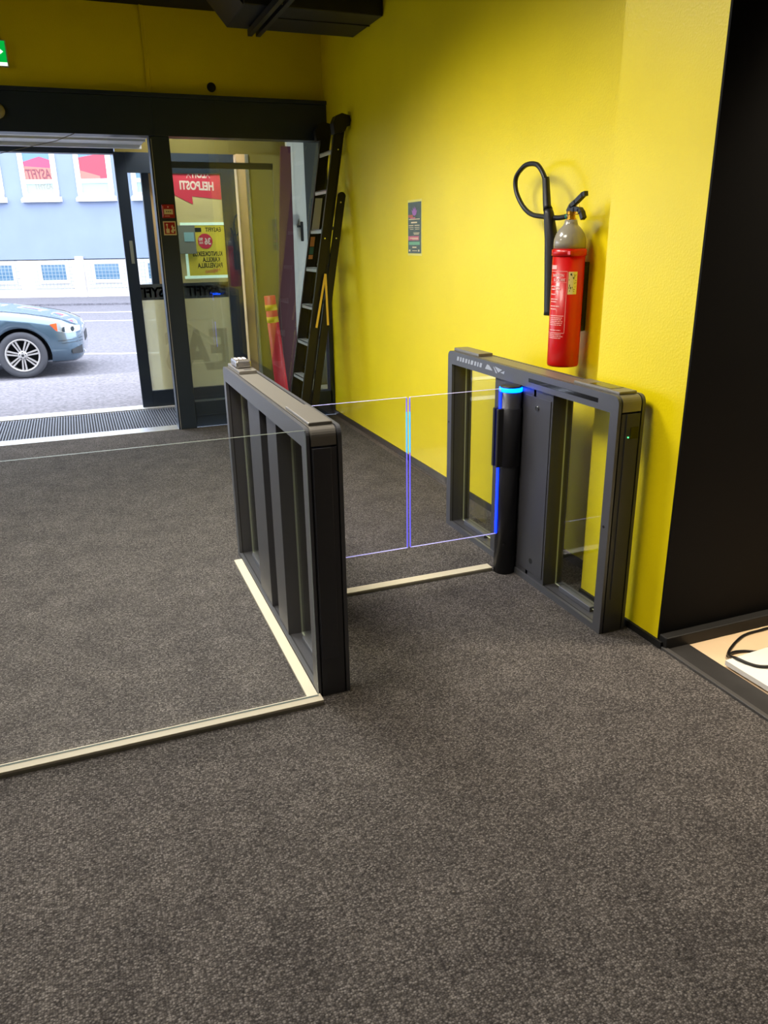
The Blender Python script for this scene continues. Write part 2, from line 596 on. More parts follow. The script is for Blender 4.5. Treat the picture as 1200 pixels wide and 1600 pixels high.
# ------------------------------------------------------------------ glazed front
head = MB()
head.box(-6, XW, YF - .09, YF + .07, 2.42, 2.70, bev=.004)
head.box(-6, XW, YF - .105, YF + .02, 2.70, 2.73, bev=.003)
head.box(.79, .80, YF - .094, YF, 2.42, 2.73)
tag(head.build('trim_5', M['frame']), kind='structure')
w = struct_root('window_1', (1.5, YF, 0))
fr = MB()
fr.box(.738, .90, YF - .08, YF + .06, 0, 2.42, bev=.005)
fr.box(.90, 2.22, YF - .05, YF + .05, 0, .235, bev=.004)
fr.box(.90, 2.22, YF - .056, YF - .04, .10, .112)
fr.box(2.20, XW, YF - .05, YF + .05, 0, 2.42, bev=.003)
fr.build('window_frame', M['frame'], w)
fr = MB()
fr.box(.752, .758, YF - .083, YF - .079, 0, 2.40)
fr.build('aluminium_edge', M['alu'], w)
panel(.90, 2.20, YF - .008, YF + .004, .235, 2.42, 'y', M['doorglass'], M['glassedge'], 'window_pane', w)
# parked inner sliding glass leaf
dl = struct_root('door_1', (1.3, YF + .12, 0))
panel(.60 + .3, 1.79, YF + .10, YF + .11, .05, 2.235, 'y', M['glass'], M['glassedge'], 'glass_leaf', dl)
b_ = MB(); b_.box(1.574, 1.586, YF + .112, YF + .122, .05, 2.235); b_.build('edge_profile', M['alu'], dl)
b_ = MB(); b_.box(.9, 1.79, YF + .095, YF + .115, 2.20, 2.25); b_.build('hanger_rail', M['sashgrey'], dl)
# thresholds and mat
sbox('trim_6', M['alu'], -6, .76, 7.09, 7.27, -0.03, 0.006, bev=.002)
sbox('trim_7', M['alupaint'], -6, 2.9, 8.16, 8.36, -0.03, 0.008)
mt = MB()
mt.use(M['matbase']); mt.box(-3.4, 2.85, 7.27, 8.16, -.04, -.012)
mt.use(M['matrib'])
x = -3.39
while x < 2.84:
    mt.box(x, x + .013, 7.28, 8.15, -.014, 0.002)
    x += .024
tag(mt.build('entrance_mat', None), 'ribbed blue-grey scraper mat between the two thresholds of the doorway', 'door mat')
# vestibule shell
sbox('wall_vestibule_right', M['darkwall'], 2.9, 3.0, YF, 8.3, 0, 2.95)
sbox('wall_vestibule_left', M['alupaint'], -3.6, -3.5, YF + .07, 8.3, 0, 2.95)
sbox('ceiling_vestibule', M['dimyellow'], -3.5, 3.0, YF + .1, 8.5, 2.90, 3.0)
tag(MB().box(-3.5, .755, YF + .07, 8.16, 2.44, 2.5).box(-3.5, .755, YF + .35, YF + .39, 2.425, 2.44)
    .box(-3.5, .755, YF + .75, YF + .80, 2.41, 2.44).build('ceiling_soffit', M['alupaint']), kind='structure')
sbox('trim_8', M['frame'], -3.5, .53, 8.20, 8.32, 2.39, 2.46)
sbox('wall_vestibule_end', M['dimyellow'], .55, 2.9, 8.36, 8.46, 2.42, 2.9)
sbox('wall_vestibule_head', M['frame'], -3.5, .56, 8.34, 8.46, 2.46, 2.9)
sbox('wall_vestibule_panel', M['dimyellow'], 1.80, 2.17, 8.30, 8.40, 0, 2.42)
# wooden jamb and further frames
tag(MB().box(1.675, 1.765, 8.28, 8.40, 0, 2.42, bev=.003).build('trim_9', M['wood']), kind='structure')
tag(MB().box(1.767, 1.80, 8.28, 8.40, 0, 2.42, bev=.003).build('trim_10', M['alu']), kind='structure')
tag(MB().box(.83, .95, 8.40, 8.52, 0, 2.42, bev=.003).build('trim_11', M['wood']), kind='structure')
tag(MB().box(.76, .83, 8.34, 8.42, 0, 2.42, bev=.003).build('trim_12', M['frame']), kind='structure')
sbox('wall_porch', M['wood'], .90, 2.30, 9.30, 9.38, -.02, 2.42)
# outer white door with handle
wd = struct_root('door_3', (2.25, 8.2, 0))
d = MB(); d.box(2.17, 2.345, 8.18, 8.24, 0, 2.60, bev=.004); d.box(2.225, 2.232, 8.176, 8.19, 0.02, 2.58)
d.build('door_panel', M['whitedoor'], wd)
d = MB(); d.box(2.262, 2.29, 8.12, 8.15, 1.60, 1.79, bev=.008); d.box(2.24, 2.27, 8.13, 8.18, 1.735, 1.755)
d.build('door_handle', M['blackp'], wd)
d = MB(); d.box(2.20, 2.25, 8.174, 8.182, 1.76, 1.86); d.build('lock_plate', M['alu'], wd)
tag(MB().box(2.59, 2.64, 8.16, 8.24, 0, 2.6).box(2.40, 2.64, 8.0, 8.24, .0, .09).build('trim_13', M['whitedoor']), kind='structure')
sbox('wall_vestibule_corner', M['sashgrey'], 2.345, 2.9, 8.24, 8.30, 0, 2.9)

# ------------------------------------------------------------------ outer sliding leaf with vinyl lettering
YL = 8.25
ol = struct_root('door_2', (1.05, YL, 0))
lf = MB()
lf.box(.522, .63, YL - .03, YL + .03, 0.01, 2.41, bev=.003)
lf.box(1.50, 1.64, YL - .03, YL + .03, 0.01, 2.41, bev=.003)
lf.box(.63, 1.50, YL - .03, YL + .03, 2.235, 2.41)
lf.box(.63, 1.50, YL - .03, YL + .03, 0.01, .17)
lf.build('leaf_frame', M['frame'], ol)
panel(.63, 1.50, YL - .004, YL + .004, .17, 2.235, 'y', M['glass'], M['glassedge'], 'leaf_glass', ol)
b_ = MB(); b_.box(.632, 1.498, YL + .006, YL + .008, 1.07, 1.222); b_.build('vinyl_band', M['band'], ol)
b_ = MB()
b_.use(M['bandink'])
for xo in (1.47, .98):
    add_text(b_, 'EASYFIT', .13, lambda v, xo=xo: Vector((xo - v.x, YL - .0065 + 0 * v.z, 1.10 + v.y)), bold=.004, xs=.85)
bb = b_.build('band_lettering', None, ol)
fm = MB(); fm.box(.632, 1.498, YL + .006, YL + .0075, .172, 1.07); fm.build('frosted_film', M['frost'], ol)
b_ = MB(); b_.use(M['frost2'])
add_text(b_, 'EAS', .56, lambda v: Vector((1.46 - v.x, YL - .0068, .36 + v.y)), bold=.02, xs=.72)
b_.build('film_lettering', None, ol)
b_ = MB(); b_.box(.574, .604, YL - .034, YL - .03, 1.42, 1.63)
b_.build('frame_sticker', M['noticegrey'], ol)
# posters fixed to the outer leaf's glass, seen from behind
pr = thing('window_poster', (1.26, YL - .012, 2.0), 'red speech-bubble poster on cream with mirrored words, top of the outer door glass', 'poster')
b_ = MB(); b_.box(1.02, 1.498, YL - .014, YL - .011, 1.80, 2.232); b_.build('sheet', M['postercream'], pr)
b_ = MB()
b_.prism([(1.022, 2.230), (1.022, 2.05), (1.215, 1.955), (1.212, 2.03), (1.496, 2.0), (1.496, 2.230)], 'y', YL - .017, YL - .0145)
b_.build('speech_bubble', M['posterred'], pr)
b_ = MB()
b_.use(M['posterback'])
add_text(b_, 'HELPOSTI', .105, lambda v: Vector((1.43 - v.x, YL - .019, 2.085 + v.y + v.x * .03)), bold=.004, xs=.72, extr=0)
add_text(b_, 'ALOITA', .105, lambda v: Vector((1.40 - v.x, YL - .019, 2.197 + min(v.y, .032))), bold=.003, xs=.62, extr=0)
b_.build('lettering', None, pr)
lb = thing('price_poster', (1.28, YL - .012, 1.5), 'yellow price poster with a mirrored 36 in a red roundel, in a lit white frame', 'poster')
b_ = MB(); b_.box(1.022, 1.498, YL - .014, YL - .011, 1.223, 1.80); b_.build('backing', M['postercream'], lb)
b_ = MB(); b_.box(1.12, 1.498, YL - .020, YL - .0145, 1.29, 1.765); b_.build('sheet', M['posteryel'], lb)
b_ = MB()
b_.box(1.07, 1.498, YL - .024, YL - .0146, 1.765, 1.79).box(1.07, 1.498, YL - .024, YL - .0146, 1.262, 1.29)
b_.box(1.095, 1.12, YL - .024, YL - .0146, 1.29, 1.765)
b_.build('light_frame', M['lightframe'], lb)
b_ = MB()
b_.tube([(1.30, YL - .0205, 1.615), (1.30, YL - .023, 1.615)], .072, 32, smooth=False)
b_.build('price_roundel', M['posterred'], lb)
b_ = MB(); b_.use(M['posterback'])
add_text(b_, '36', .085, lambda v: Vector((1.356 - v.x, YL - .0245, 1.585 + v.y)), bold=.003, xs=.75, extr=0)
add_text(b_, '90', .04, lambda v: Vector((1.278 - v.x, YL - .0245, 1.62 + v.y)), bold=.002, extr=0)
add_text(b_, '/KK', .025, lambda v: Vector((1.278 - v.x, YL - .0245, 1.592 + v.y)), bold=.001, extr=0)
b_.build('roundel_lettering', None, lb)
b_ = MB(); b_.use(M['ink'])
add_text(b_, 'EASYFIT', .055, lambda v: Vector((1.465 - v.x, YL - .0215, 1.705 + v.y)), bold=.001, xs=.8, extr=0)
for k, (t_, x_) in enumerate((('KUNTOKESKUS', 1.462), ('KAIKILLA', 1.435), ('PALVELUILLA', 1.455))):
    add_text(b_, t_, .062, lambda v, k=k, x_=x_: Vector((x_ - v.x, YL - .0215, 1.475 - .055 * k + v.y)), bold=.0015, xs=.68, extr=0)
b_.build('lettering', None, lb)
b_ = MB(); b_.box(1.17, 1.27, YL - .0215, YL - .0205, 1.702, 1.742); b_.build('dark_bar', M['ink'], lb)
b_ = MB(); b_.use(M['posterred'])
add_text(b_, 'Helposti', .055, lambda v: Vector((1.43 - v.x + 0, YL - .0215, 1.325 + v.y - v.x * .1)), shear=.3, extr=0, xs=.8)
b_.build('script_lettering', None, lb)
nb = thing('notice_board', (1.12, YL - .04, 1.6), 'grey notice panel with pale blue card overlapping the yellow poster', 'notice')
b_ = MB(); b_.box(1.022, 1.205, YL - .05, YL - .026, 1.50, 1.765, bev=.003); b_.build('panel', M['noticegrey'], nb)
b_ = MB(); b_.box(1.095, 1.19, YL - .054, YL - .05, 1.615, 1.70); b_.build('card', M['noticeblue'], nb)

# ------------------------------------------------------------------ things in the vestibule
cp = thing('marker_post', (1.80, 7.62, 0), 'leaning fluorescent red tube with two yellow bands behind the front glass', 'marker post')
def axp(z): return Vector((1.775 + (1.10 - z) * .075, 7.62, z + .006))
segs = [(.012, 1.00), (.93, 1.10)]
b_ = MB(); b_.tube([axp(.002), axp(1.10)], [.066, .054], 24); b_.build('tube', M['hivis'], cp)
for z0, z1 in ((.965, 1.02), (.85, .905)):
    b_ = MB(); b_.tube([axp(z0), axp(z1)], [.058, .0575], 24); b_.build('reflective_band', M['hivisy'], cp)
mp_ = MB()
mp_.prism([(1.86, .0), (2.09, .0), (2.135, 2.46), (2.04, 2.46)], 'y', 7.90, 7.93)
tag(mp_.build('leaning_board', M['maroon']), 'tall maroon board leaning in the vestibule beside the white door', 'board')

# call point and sign on the post
YP = YF - .08
ca = thing('fire_alarm_call_point', (.83, YP, 1.85), 'red fire alarm call point box with cream plate on the dark door post', 'fire alarm')
b_ = MB(); b_.box(.782, .882, YP - .035, YP, 1.80, 1.905, bev=.004); b_.build('housing', M['signred'], ca)
b_ = MB(); b_.box(.797, .868, YP - .038, YP - .035, 1.828, 1.868); b_.build('press_plate', M['signcream'], ca)
for k in range(3):
    b_ = MB(); b_.tube([(.818 + .015 * k, YP - .0385, 1.849), (.818 + .015 * k, YP - .040, 1.849)], .0045, 12, smooth=False)
    b_.build('dot_mark', M['ink'], ca)
b_ = MB(); b_.box(.80, .84, YP - .0365, YP - .035, 1.812, 1.817).box(.788, .791, YP - .0365, YP - .035, 1.81, 1.89).tube([(.832, YP - .035, 1.885), (.832, YP - .037, 1.885)], .006, 12)
b_.build('small_mark', M['pinkish'], ca)
si = thing('fire_alarm_sign', (.83, YP, 1.72), 'square red sign with cream border, hand and flames, below the call point', 'sign')
b_ = MB(); b_.box(.782, .886, YP - .004, YP, 1.665, 1.775); b_.build('border', M['signcream'], si)
b_ = MB(); b_.box(.791, .877, YP - .006, YP - .004, 1.675, 1.766); b_.build('field', M['signred'], si)
b_ = MB()
b_.box(.802, .830, YP - .008, YP - .006, 1.682, 1.716, bev=.0009)
b_.box(.810, .817, YP - .008, YP - .006, 1.716, 1.740)
b_.tube([(.812, YP - .006, 1.748), (.812, YP - .008, 1.748)], .008, 14, smooth=False)
for fx, fz in ((.845, 1.685), (.855, 1.70), (.850, 1.72)):
    b_.prism([(fx, fz), (fx + .018, fz - .002), (fx + .022, fz + .012), (fx + .012, fz + .010), (fx + .006, fz + .028), (fx - .004, fz + .014)], 'y', YP - .008, YP - .006)
b_.build('pictogram', M['signcream'], si)
# exit sign, detector, hole cover
ex = thing('exit_sign', (-.39, YF - .02, 2.95), 'lit green exit sign with white running figure, cut off at the left edge', 'exit sign')
b_ = MB(); b_.box(-.56, -.215, YF - .045, YF - .001, 2.865, 3.04, bev=.004); b_.build('housing', M['alupaint'], ex)
b_ = MB(); b_.box(-.552, -.223, YF - .049, YF - .045, 2.893, 3.033); b_.build('green_face', M['exitg'], ex)
b_ = MB(); b_.box(-.552, -.223, YF - .049, YF - .045, 2.870, 2.892); b_.build('white_strip', M['exitw'], ex)
b_ = MB()
b_.prism([(-.30, 2.955), (-.262, 2.955), (-.262, 2.945), (-.24, 2.962), (-.262, 2.98), (-.262, 2.97), (-.30, 2.97)], 'y', YF - .052, YF - .049)
b_.tube([(-.33, YF - .049, 3.012), (-.33, YF - .052, 3.012)], .011, 14, smooth=False)
b_.prism([(-.345, 2.998), (-.32, 3.0), (-.305, 2.975), (-.32, 2.945), (-.30, 2.915), (-.315, 2.912), (-.34, 2.943), (-.365, 2.915), (-.378, 2.922), (-.35, 2.955)], 'y', YF - .052, YF - .049)
b_.prism([(-.50, 2.905), (-.42, 2.905), (-.42, 3.02), (-.50, 3.02)], 'y', YF - .052, YF - .049)
b_.build('running_figure', M['exitw'], ex)
de = thing('motion_detector', (-.345, YF - .09, 2.56), 'round beige detector on the dark beam at the left edge', 'detector')
rotx = lambda c: Matrix.Translation(c) @ Matrix.Rotation(radians(90), 4, 'X')
b_ = MB(); b_.lathe([(.055, 0), (.055, .012), (.045, .03), (.03, .036)], 0, 0, 28, mtx=rotx((-.345, YF - .09, 2.56))); b_.build('shell', M['detector'], de)
b_ = MB(); b_.lathe([(.022, .034), (.02, .044), (.008, .05), (0, .051)], 0, 0, 20, mtx=rotx((-.345, YF - .09, 2.56))); b_.build('lens', M['lens'], de)
ho = MB(); ho.lathe([(.036, 0), (.036, .004), (.03, .006), (.012, .007)], 0, 0, 28, mtx=rotx((1.29, YF - .001, 2.805)))
tag(ho.build('hole_cover', M['blackp']), 'small round black cover on the yellow wall above the front beam', 'cover')
wr = MB(); wr.tube([(-1.3, YF - .12, 2.13), (-.7, YF - .12, 2.20), (-.377, YF - .12, 2.262), (-.189, YF - .12, 2.307), (.04, YF - .1, 2.363), (.18, YF - .09, 2.42)], .0028, 6)
tag(wr.build('hanging_wire', M['inkgrey']), 'thin grey wire sagging from the dark beam across the open doorway', 'wire')

# ------------------------------------------------------------------ duct and rail
du = thing('air_duct', (1.76, 6.0, ZC), 'black rectangular air duct under the ceiling against the yellow wall', 'air duct')
b_ = MB(); b_.box(1.28, XW - .004, 5.70, 6.32, 3.05, ZC - .002, bev=.006); b_.build('duct_body', M['duct'], du)
b_ = MB()
b_.prism([(1.278, 3.05), (1.278, 3.34), (1.08, 3.34), (1.10, 3.26)], 'y', 5.72, 6.30); b_.build('tapered_end', M['rail'], du)  # end coloured lighter for the daylight reaching it from the door
b_ = MB(); b_.box(1.45, XW - .006, 5.955, 5.965, 3.044, 3.05); b_.build('seam', M['blackp'], du)
ra = thing('mounting_rail', (1.46, 5.9, ZC), 'pair of dark slotted rails hanging below the air duct', 'rail')
for xr in (1.435, 1.495):
    b_ = MB(); b_.box(xr - .016, xr + .016, 5.3, 6.27, 2.995, 3.002).box(xr - .016, xr - .012, 5.3, 6.27, 3.0, 3.035).box(xr + .012, xr + .016, 5.3, 6.27, 3.0, 3.035)
    b_.build('rail', M['rail'], ra)
b_ = MB(); b_.tube([(1.465, 5.45, 3.0), (1.465, 5.45, ZC - .001)], .005, 8); b_.box(1.42, 1.51, 5.435, 5.465, 3.035, 3.045); b_.build('hanger_rod', M['rail'], ra)
b_ = MB(); b_.box(1.42, 1.51, 6.2, 6.23, 3.035, 3.049); b_.build('cross_bracket', M['rail'], ra)

# ------------------------------------------------------------------ speed gates
def arc(cx, cz, r, a0, a1, n=6):
    return [(cx + r * cos(radians(a0 + (a1 - a0) * k / n)), cz + r * sin(radians(a0 + (a1 - a0) * k / n))) for k in range(n + 1)]

Y0, Y1, HT, SILL, BEAM = 2.40, 3.90, 1.02, .03, .95
def speed_gate(xf, dr, label, left):
    ax = lambda a: xf + dr * a
    root = thing('speed_gate', (ax(.0635), 3.15, 0), label, 'speed gate', 'speed gate pedestals')
    def frame(mb, a0, a1, ins=0.0, zlo=0.0, zhi=HT, wy0=.05, wy1=.05):
        y0, y1, ht = Y0 + ins, Y1 - ins, HT - ins
        r = .032
        if zhi > BEAM + .01:
            zb = max(BEAM, zlo)
            mb.prism([(y0, zb)] + list(reversed(arc(y0 + r, ht - r, r, 90, 180))) + list(reversed(arc(y1 - r, ht - r, r, 0, 90))) + [(y1, zb)], 'x', ax(a0), ax(a1))
        if zlo < BEAM:
            zt = min(zhi, BEAM)
            mb.box(ax(a0), ax(a1), y0, Y0 + wy0, zlo, zt)
            mb.box(ax(a0), ax(a1), Y1 - wy1, y1, zlo, zt)
            if zlo < SILL: mb.box(ax(a0), ax(a1), Y0 + wy0, Y1 - wy1, zlo, SILL)
    for a0 in (0, .113):
        mb = MB(); frame(mb, a0, a0 + .014); mb.build('side_frame', M['gate'], root)
    mb = MB(); frame(mb, .014, .020, .008); frame(mb, .107, .113, .008)
    mb.build('groove_core', M['gatedark'], root)
    mb = MB(); frame(mb, .020, .107, 0, .957, HT)
    # thin shell over the beam only: the posts get their own cover
    mb.build('top_cover', M['lid'], root)
    mb = MB(); frame(mb, .020, .107, 0, 0, .953); mb.build('post_cover', M['gatebody'], root)
    mb = MB(); mb.box(ax(.040), ax(.104), Y0 - .004, Y0 + .001, .155, .95, bev=.0018); mb.build('end_panel', M['gatebody'], root)
    if not left:
        mb = MB(); mb.box(ax(.062), ax(.100), Y0 - .006, Y0 - .004, .85, .896, bev=.0009); mb.build('indicator_window', M['screen'], root)
        mb = MB(); mb.tube([(ax(.053), Y0 - .004, .857), (ax(.053), Y0 - .007, .857)], .0028, 10); mb.build('status_light', M['green'], root)
    # cabinet
    mb = MB()
    mb.box(ax(.010), ax(.117), 2.86, 3.02, SILL, BEAM, bev=.002)
    mb.box(ax(.010), ax(.117), 3.15, 3.38, SILL, BEAM, bev=.002)
    mb.box(ax(.010), ax(.06), 3.0, 3.17, SILL, BEAM)
    mb.build('cabinet', M['gatebody'], root)
    mb = MB(); mb.box(ax(.0065), ax(.0095), 2.872, 3.085, .055, .915, bev=.001)
    dr_ = mb.build('cabinet_door', M['gatebody'], root)
    mb = MB()
    mb.tube([(ax(.0065), 2.978, .868), (ax(.001), 2.978, .868)], .011, 16); mb.build('lock', M['chrome'], dr_)
    mb = MB()
    mb.tube([(ax(.0065), 2.971, .115), (ax(.005), 2.971, .115)], .014, 16, smooth=False); mb.build('cable_hole', M['blackp'], dr_)
    # panes and clamps
    for (ya, yb, yc) in ((2.452, 2.832, 2.54), (3.42, 3.80, 3.52)):
        pn = panel(ax(.0595), ax(.0675), ya, yb, .045, .945, 'x', M['glass'], M['paneedge'], 'glass_pane', root)
        for za, zb in ((SILL, .055), (.938, BEAM)):
            mb = MB(); mb.box(ax(.049), ax(.078), yc, yc + .245, za, zb, bev=.003)
            mb.build('glass_clamp', M['gate'], root)
    # lids on top
    mb = MB(); mb.box(ax(.022), ax(.105), 2.43, 2.735, HT, HT + .012, bev=.003)
    l1 = mb.build('lid', M['lid'], root)
    if not left:
        mb = MB(); mb.box(ax(.034), ax(.095), 2.50, 2.64, HT + .012, HT + .0135); mb.build('scanner_window', M['screen'], l1)
    mb = MB(); mb.box(ax(.022), ax(.105), 3.585, 3.87, HT, HT + .016, bev=.003)
    l2 = mb.build('lid', M['lid'], root)
    if left:
        mb = MB(); mb.box(.672, .745, 3.66, 3.80, HT + .016, HT + .052, bev=.01, seg=3)
        rd = mb.build('card_reader', M['silver'], root)
        for k in range(3):
            mb = MB(); mb.box(.682 + .02 * k, .694 + .02 * k, 3.72, 3.775, HT + .052, HT + .0535)
            mb.build('reader_reflection', M['white'], rd)  # white reflections on the reader top, set on as pale patches
        mb = MB(); mb.box(.70, .735, 3.615, 3.63, HT + .016, HT + .0168); mb.build('slot_mark', M['blackp'], l2)
    # lane-side slot and lettering-like logo
    mb = MB(); mb.box(ax(-.0008), ax(.003), 2.53, 3.055, .975, .993, bev=.0005); mb.build('display_slot', M['screen'], root)
    mb = MB()
    y = 3.79
    for k, wd_ in enumerate((.03, .022, .026, .03, .022, .034, .026, .02, .03)):
        z0, z1 = .978, 1.0
        mb.prism([(y, z0), (y - wd_ * .25, z1), (y - wd_, z1), (y - wd_ * .75, z0)], 'x', ax(-.0012), ax(.001))
        y -= wd_ + .006
    mb.prism([(3.47, .978), (3.45, 1.002), (3.43, 1.0), (3.40, .982), (3.395, .978)], 'x', ax(-.0012), ax(.001))
    mb.prism([(3.385, 1.0), (3.375, .995), (3.345, .972), (3.36, .972)], 'x', ax(-.0012), ax(.001))
    mb.prism([(3.37, 1.002), (3.30, .995), (3.335, .978)], 'x', ax(-.0012), ax(.001))
    mb.prism([(3.315, .981), (3.275, .993), (3.28, .978)], 'x', ax(-.0012), ax(.001))
    mb.build('logo', M['logo'], root)
    for yy, zz in ((2.43, .48), (3.88, .62)):
        mb = MB(); mb.tube([(ax(-.0015), yy, zz), (ax(.001), yy, zz)], .006, 14)
        mb.build('screw_cap', M['blackp'], root)
    # motor column
    cxx, cyy = ax(-.035), 3.15
    mb = MB(); mb.lathe([(.053, 0.001), (.053, .921)], cxx, cyy, 40); c_ = mb.build('column', M['column'], root)
    mb = MB(); mb.lathe([(.0535, .921), (.0545, .924), (.0545, .937), (.053, .94)], cxx, cyy, 40); mb.build('light_ring', M['ledring'], c_)
    mb = MB(); mb.lathe([(.050, .94), (.050, .946), (.044, .9495), (0.001, .9495)], cxx, cyy, 40); mb.build('column_cap', M['column'], c_)
    # swing panel
    xa, xb = cxx - dr * .055, (1.3425 if dr > 0 else 1.3275)
    pn = panel(min(xa, xb), max(xa, xb), cyy - .005, cyy + .005, .212, .936, 'y', M['gateglass'], M['edgeglow'], 'swing_panel', root)
    e = MB(); e.box(xb - .001, xb + .001, cyy - .0055, cyy + .0055, .215, .932); e.build('lit_edge', M['ledviolet'], pn)
    e = MB(); e.box(xb - .0015, xb + .0015, cyy - .006, cyy + .006, .68, .87); e.build('led_strip', M['ledcyan'], pn)
    e = MB(); e.box(xa + dr * .003, xa - dr * .003, cyy - .007, cyy + .007, .214, .922); e.build('led_strip', M['ledblue'], pn)
    # clamp sleeve
    mb = MB()
    mb.box(cxx - dr * .078, cxx - dr * .030, cyy - .028, cyy - .007, .56, .845, bev=.004)
    mb.box(cxx - dr * .078, cxx - dr * .030, cyy + .007, cyy + .028, .56, .845, bev=.004)
    mb.lathe([(.0535, .56), (.057, .562), (.057, .842), (.0535, .845)], cxx, cyy, 40)
    mb.build('panel_clamp', M['column'], root)
    mb = MB(); mb.tube([(cxx - .03, cyy - .0425, .16), (cxx - .032, cyy - .046, .16)], .007, 12); mb.build('column_plug', M['blackp'], c_)
    return root


speed_gate(1.895, 1, 'dark grey speed gate pedestal beside the yellow wall under the fire extinguisher', False)
speed_gate(.775, -1, 'dark grey speed gate pedestal in mid-floor with a silver card reader on its far top', True)

# floor channels
def channel(name, x0, x1, y0, y1, h, label, m='channel'):
    t = thing(name, ((x0 + x1) / 2, (y0 + y1) / 2, 0), label, 'floor channel', None)
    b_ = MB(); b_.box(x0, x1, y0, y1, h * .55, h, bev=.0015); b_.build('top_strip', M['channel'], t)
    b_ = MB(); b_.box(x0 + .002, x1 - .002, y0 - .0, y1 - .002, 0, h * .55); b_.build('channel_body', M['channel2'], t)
    return t


channel('floor_channel', -3.6, .655, 2.345, 2.392, .022, 'long cream aluminium channel on the carpet holding the glass barrier')
channel('floor_channel', .605, .646, 2.394, 3.79, .020, 'cream aluminium strip along the foot of the mid-floor speed gate')
channel('floor_channel', .778, 1.806, 3.172, 3.226, .018, 'cream aluminium strip on the carpet across the gate lane')
gb = panel(-3.55, .644, 2.376, 2.386, .0225, 1.02, 'y', M['barglass'], M['glassedge'], 'glass_barrier')
tag(gb, 'clear frameless glass barrier panel standing in the long floor channel', 'glass barrier')

# ------------------------------------------------------------------ fire extinguisher
EX, EY, ER = 2.14, 3.155, .0735
fe = thing('fire_extinguisher', (EX, EY, 1.02), 'red and grey carbon dioxide fire extinguisher with black horn hung on the yellow wall', 'fire extinguisher')
b_ = MB(); b_.lathe([(.062, 1.020), (.070, 1.022), (ER, 1.030), (ER, 1.55)], EX, EY, 56); b_.build('cylinder', M['red'], fe)
b_ = MB(); b_.lathe([(ER - .001, 1.55), (.0725, 1.577), (.070, 1.596), (.064, 1.613), (.054, 1.629), (.043, 1.641), (.034, 1.650), (.0295, 1.660), (.0275, 1.673)], EX, EY, 56)
b_.build('shoulder', M['greyenamel'], fe)
b_ = MB(); b_.lathe([(ER, 1.518), (.0785, 1.520), (.0785, 1.546), (ER, 1.548)], EX, EY, 56)
b_.box(EX - .05, EX - .038, EY - .083, EY - .055, 1.524, 1.542, bev=.002)
b_.build('strap', M['red'], fe)
b_ = MB()
b_.lathe([(.022, 1.70), (.022, 1.712), (.017, 1.714), (.017, 1.728), (.020, 1.730), (.020, 1.742), (.012, 1.746)], EX, EY, 12, smooth=False)
b_.tube([(EX - .002, EY - .012, 1.732), (EX - .002, EY - .055, 1.731)], .0035, 8)
b_.build('valve', M['brass'], fe).location.z -= .034
def ext_flat(pts, mb, hw):
    for i in range(len(pts) - 1):
        a, b2 = Vector((EX, *pts[i])), Vector((EX, *pts[i + 1]))
        d_ = (b2 - a); L_ = d_.length; d_.normalize()
        n_ = Vector((1, 0, 0)).cross(d_)
        mb.obox((a + b2) / 2, Vector((hw, 0, 0)), d_ * (L_ / 2 + .003), n_ * .0095)
b_ = MB()
ext_flat([(EY + .022, 1.748), (EY + .004, 1.770), (EY - .03, 1.785), (EY - .082, 1.813), (EY - .098, 1.816)], b_, .010)
b_.build('operating_lever', M['blackp'], fe).location.z -= .038
b_ = MB()
ext_flat([(EY + .022, 1.742), (EY - .028, 1.752), (EY - .062, 1.748), (EY - .078, 1.735), (EY - .092, 1.712)], b_, .011)
b_.build('carry_handle', M['blackp'], fe).location.z -= .034
b_ = MB()
b_.tube([(EX + .0, EY - .045 + .013 * cos(t_ * pi / 8), 1.762 + .013 * sin(t_ * pi / 8)) for t_ in range(17)], .0014, 6)
b_.build('safety_pin_ring', M['brass'], fe).location.z -= .036
b_ = MB(); b_.tube([(EX, EY + .017, 1.722), (EX, EY + .045, 1.722)], [.009, .009], 12); b_.build('outlet', M['greyenamel'], fe).location.z -= .034
b_ = MB(); b_.tube([(EX, EY + .026, 1.722), (EX, EY + .036, 1.722)], .0115, 12); b_.build('outlet_ring', M['teal'], fe).location.z -= .034
def spl(P_, n=8):
    out = []
    P_ = [Vector(p) for p in P_]
    for i in range(len(P_) - 1):
        p0, p1, p2, p3 = P_[max(i - 1, 0)], P_[i], P_[i + 1], P_[min(i + 2, len(P_) - 1)]
        for k in range(n):
            t = k / n
            out.append(0.5 * ((2 * p1) + (-p0 + p2) * t + (2 * p0 - 5 * p1 + 4 * p2 - p3) * t * t + (-p0 + 3 * p1 - 3 * p2 + p3) * t ** 3))
    out.append(P_[-1])
    return out
b_ = MB()
b_.tube(spl([(EX, EY + .042, 1.688), (2.145, 3.27, 1.685), (2.15, 3.38, 1.692), (2.15, 3.51, 1.708), (2.15, 3.60, 1.752), (2.15, 3.665, 1.82),
             (2.15, 3.675, 1.88), (2.15, 3.63, 1.918), (2.145, 3.56, 1.936), (2.14, 3.47, 1.928), (2.135, 3.41, 1.893), (2.13, 3.372, 1.855), (2.13, 3.365, 1.84)]), .0115, 12)
b_.build('hose', M['blackp'], fe)
b_ = MB(); b_.tube([(2.13, 3.368, 1.862), (2.13, 3.366, 1.855), (2.13, 3.345, 1.74), (2.13, 3.335, 1.722)], [.0165, .0165, .019, .022], 18); b_.build('hose_grip', M['blackp'], fe)
b_ = MB(); b_.tube([(2.13, 3.336, 1.725), (2.132, 3.33, 1.705), (2.14, 3.31, 1.60), (2.145, 3.295, 1.45), (2.15, 3.283, 1.265), (2.15, 3.283, 1.245)], [.020, .024, .031, .036, .039, .040], 24)
b_.build('discharge_horn', M['blackp'], fe)
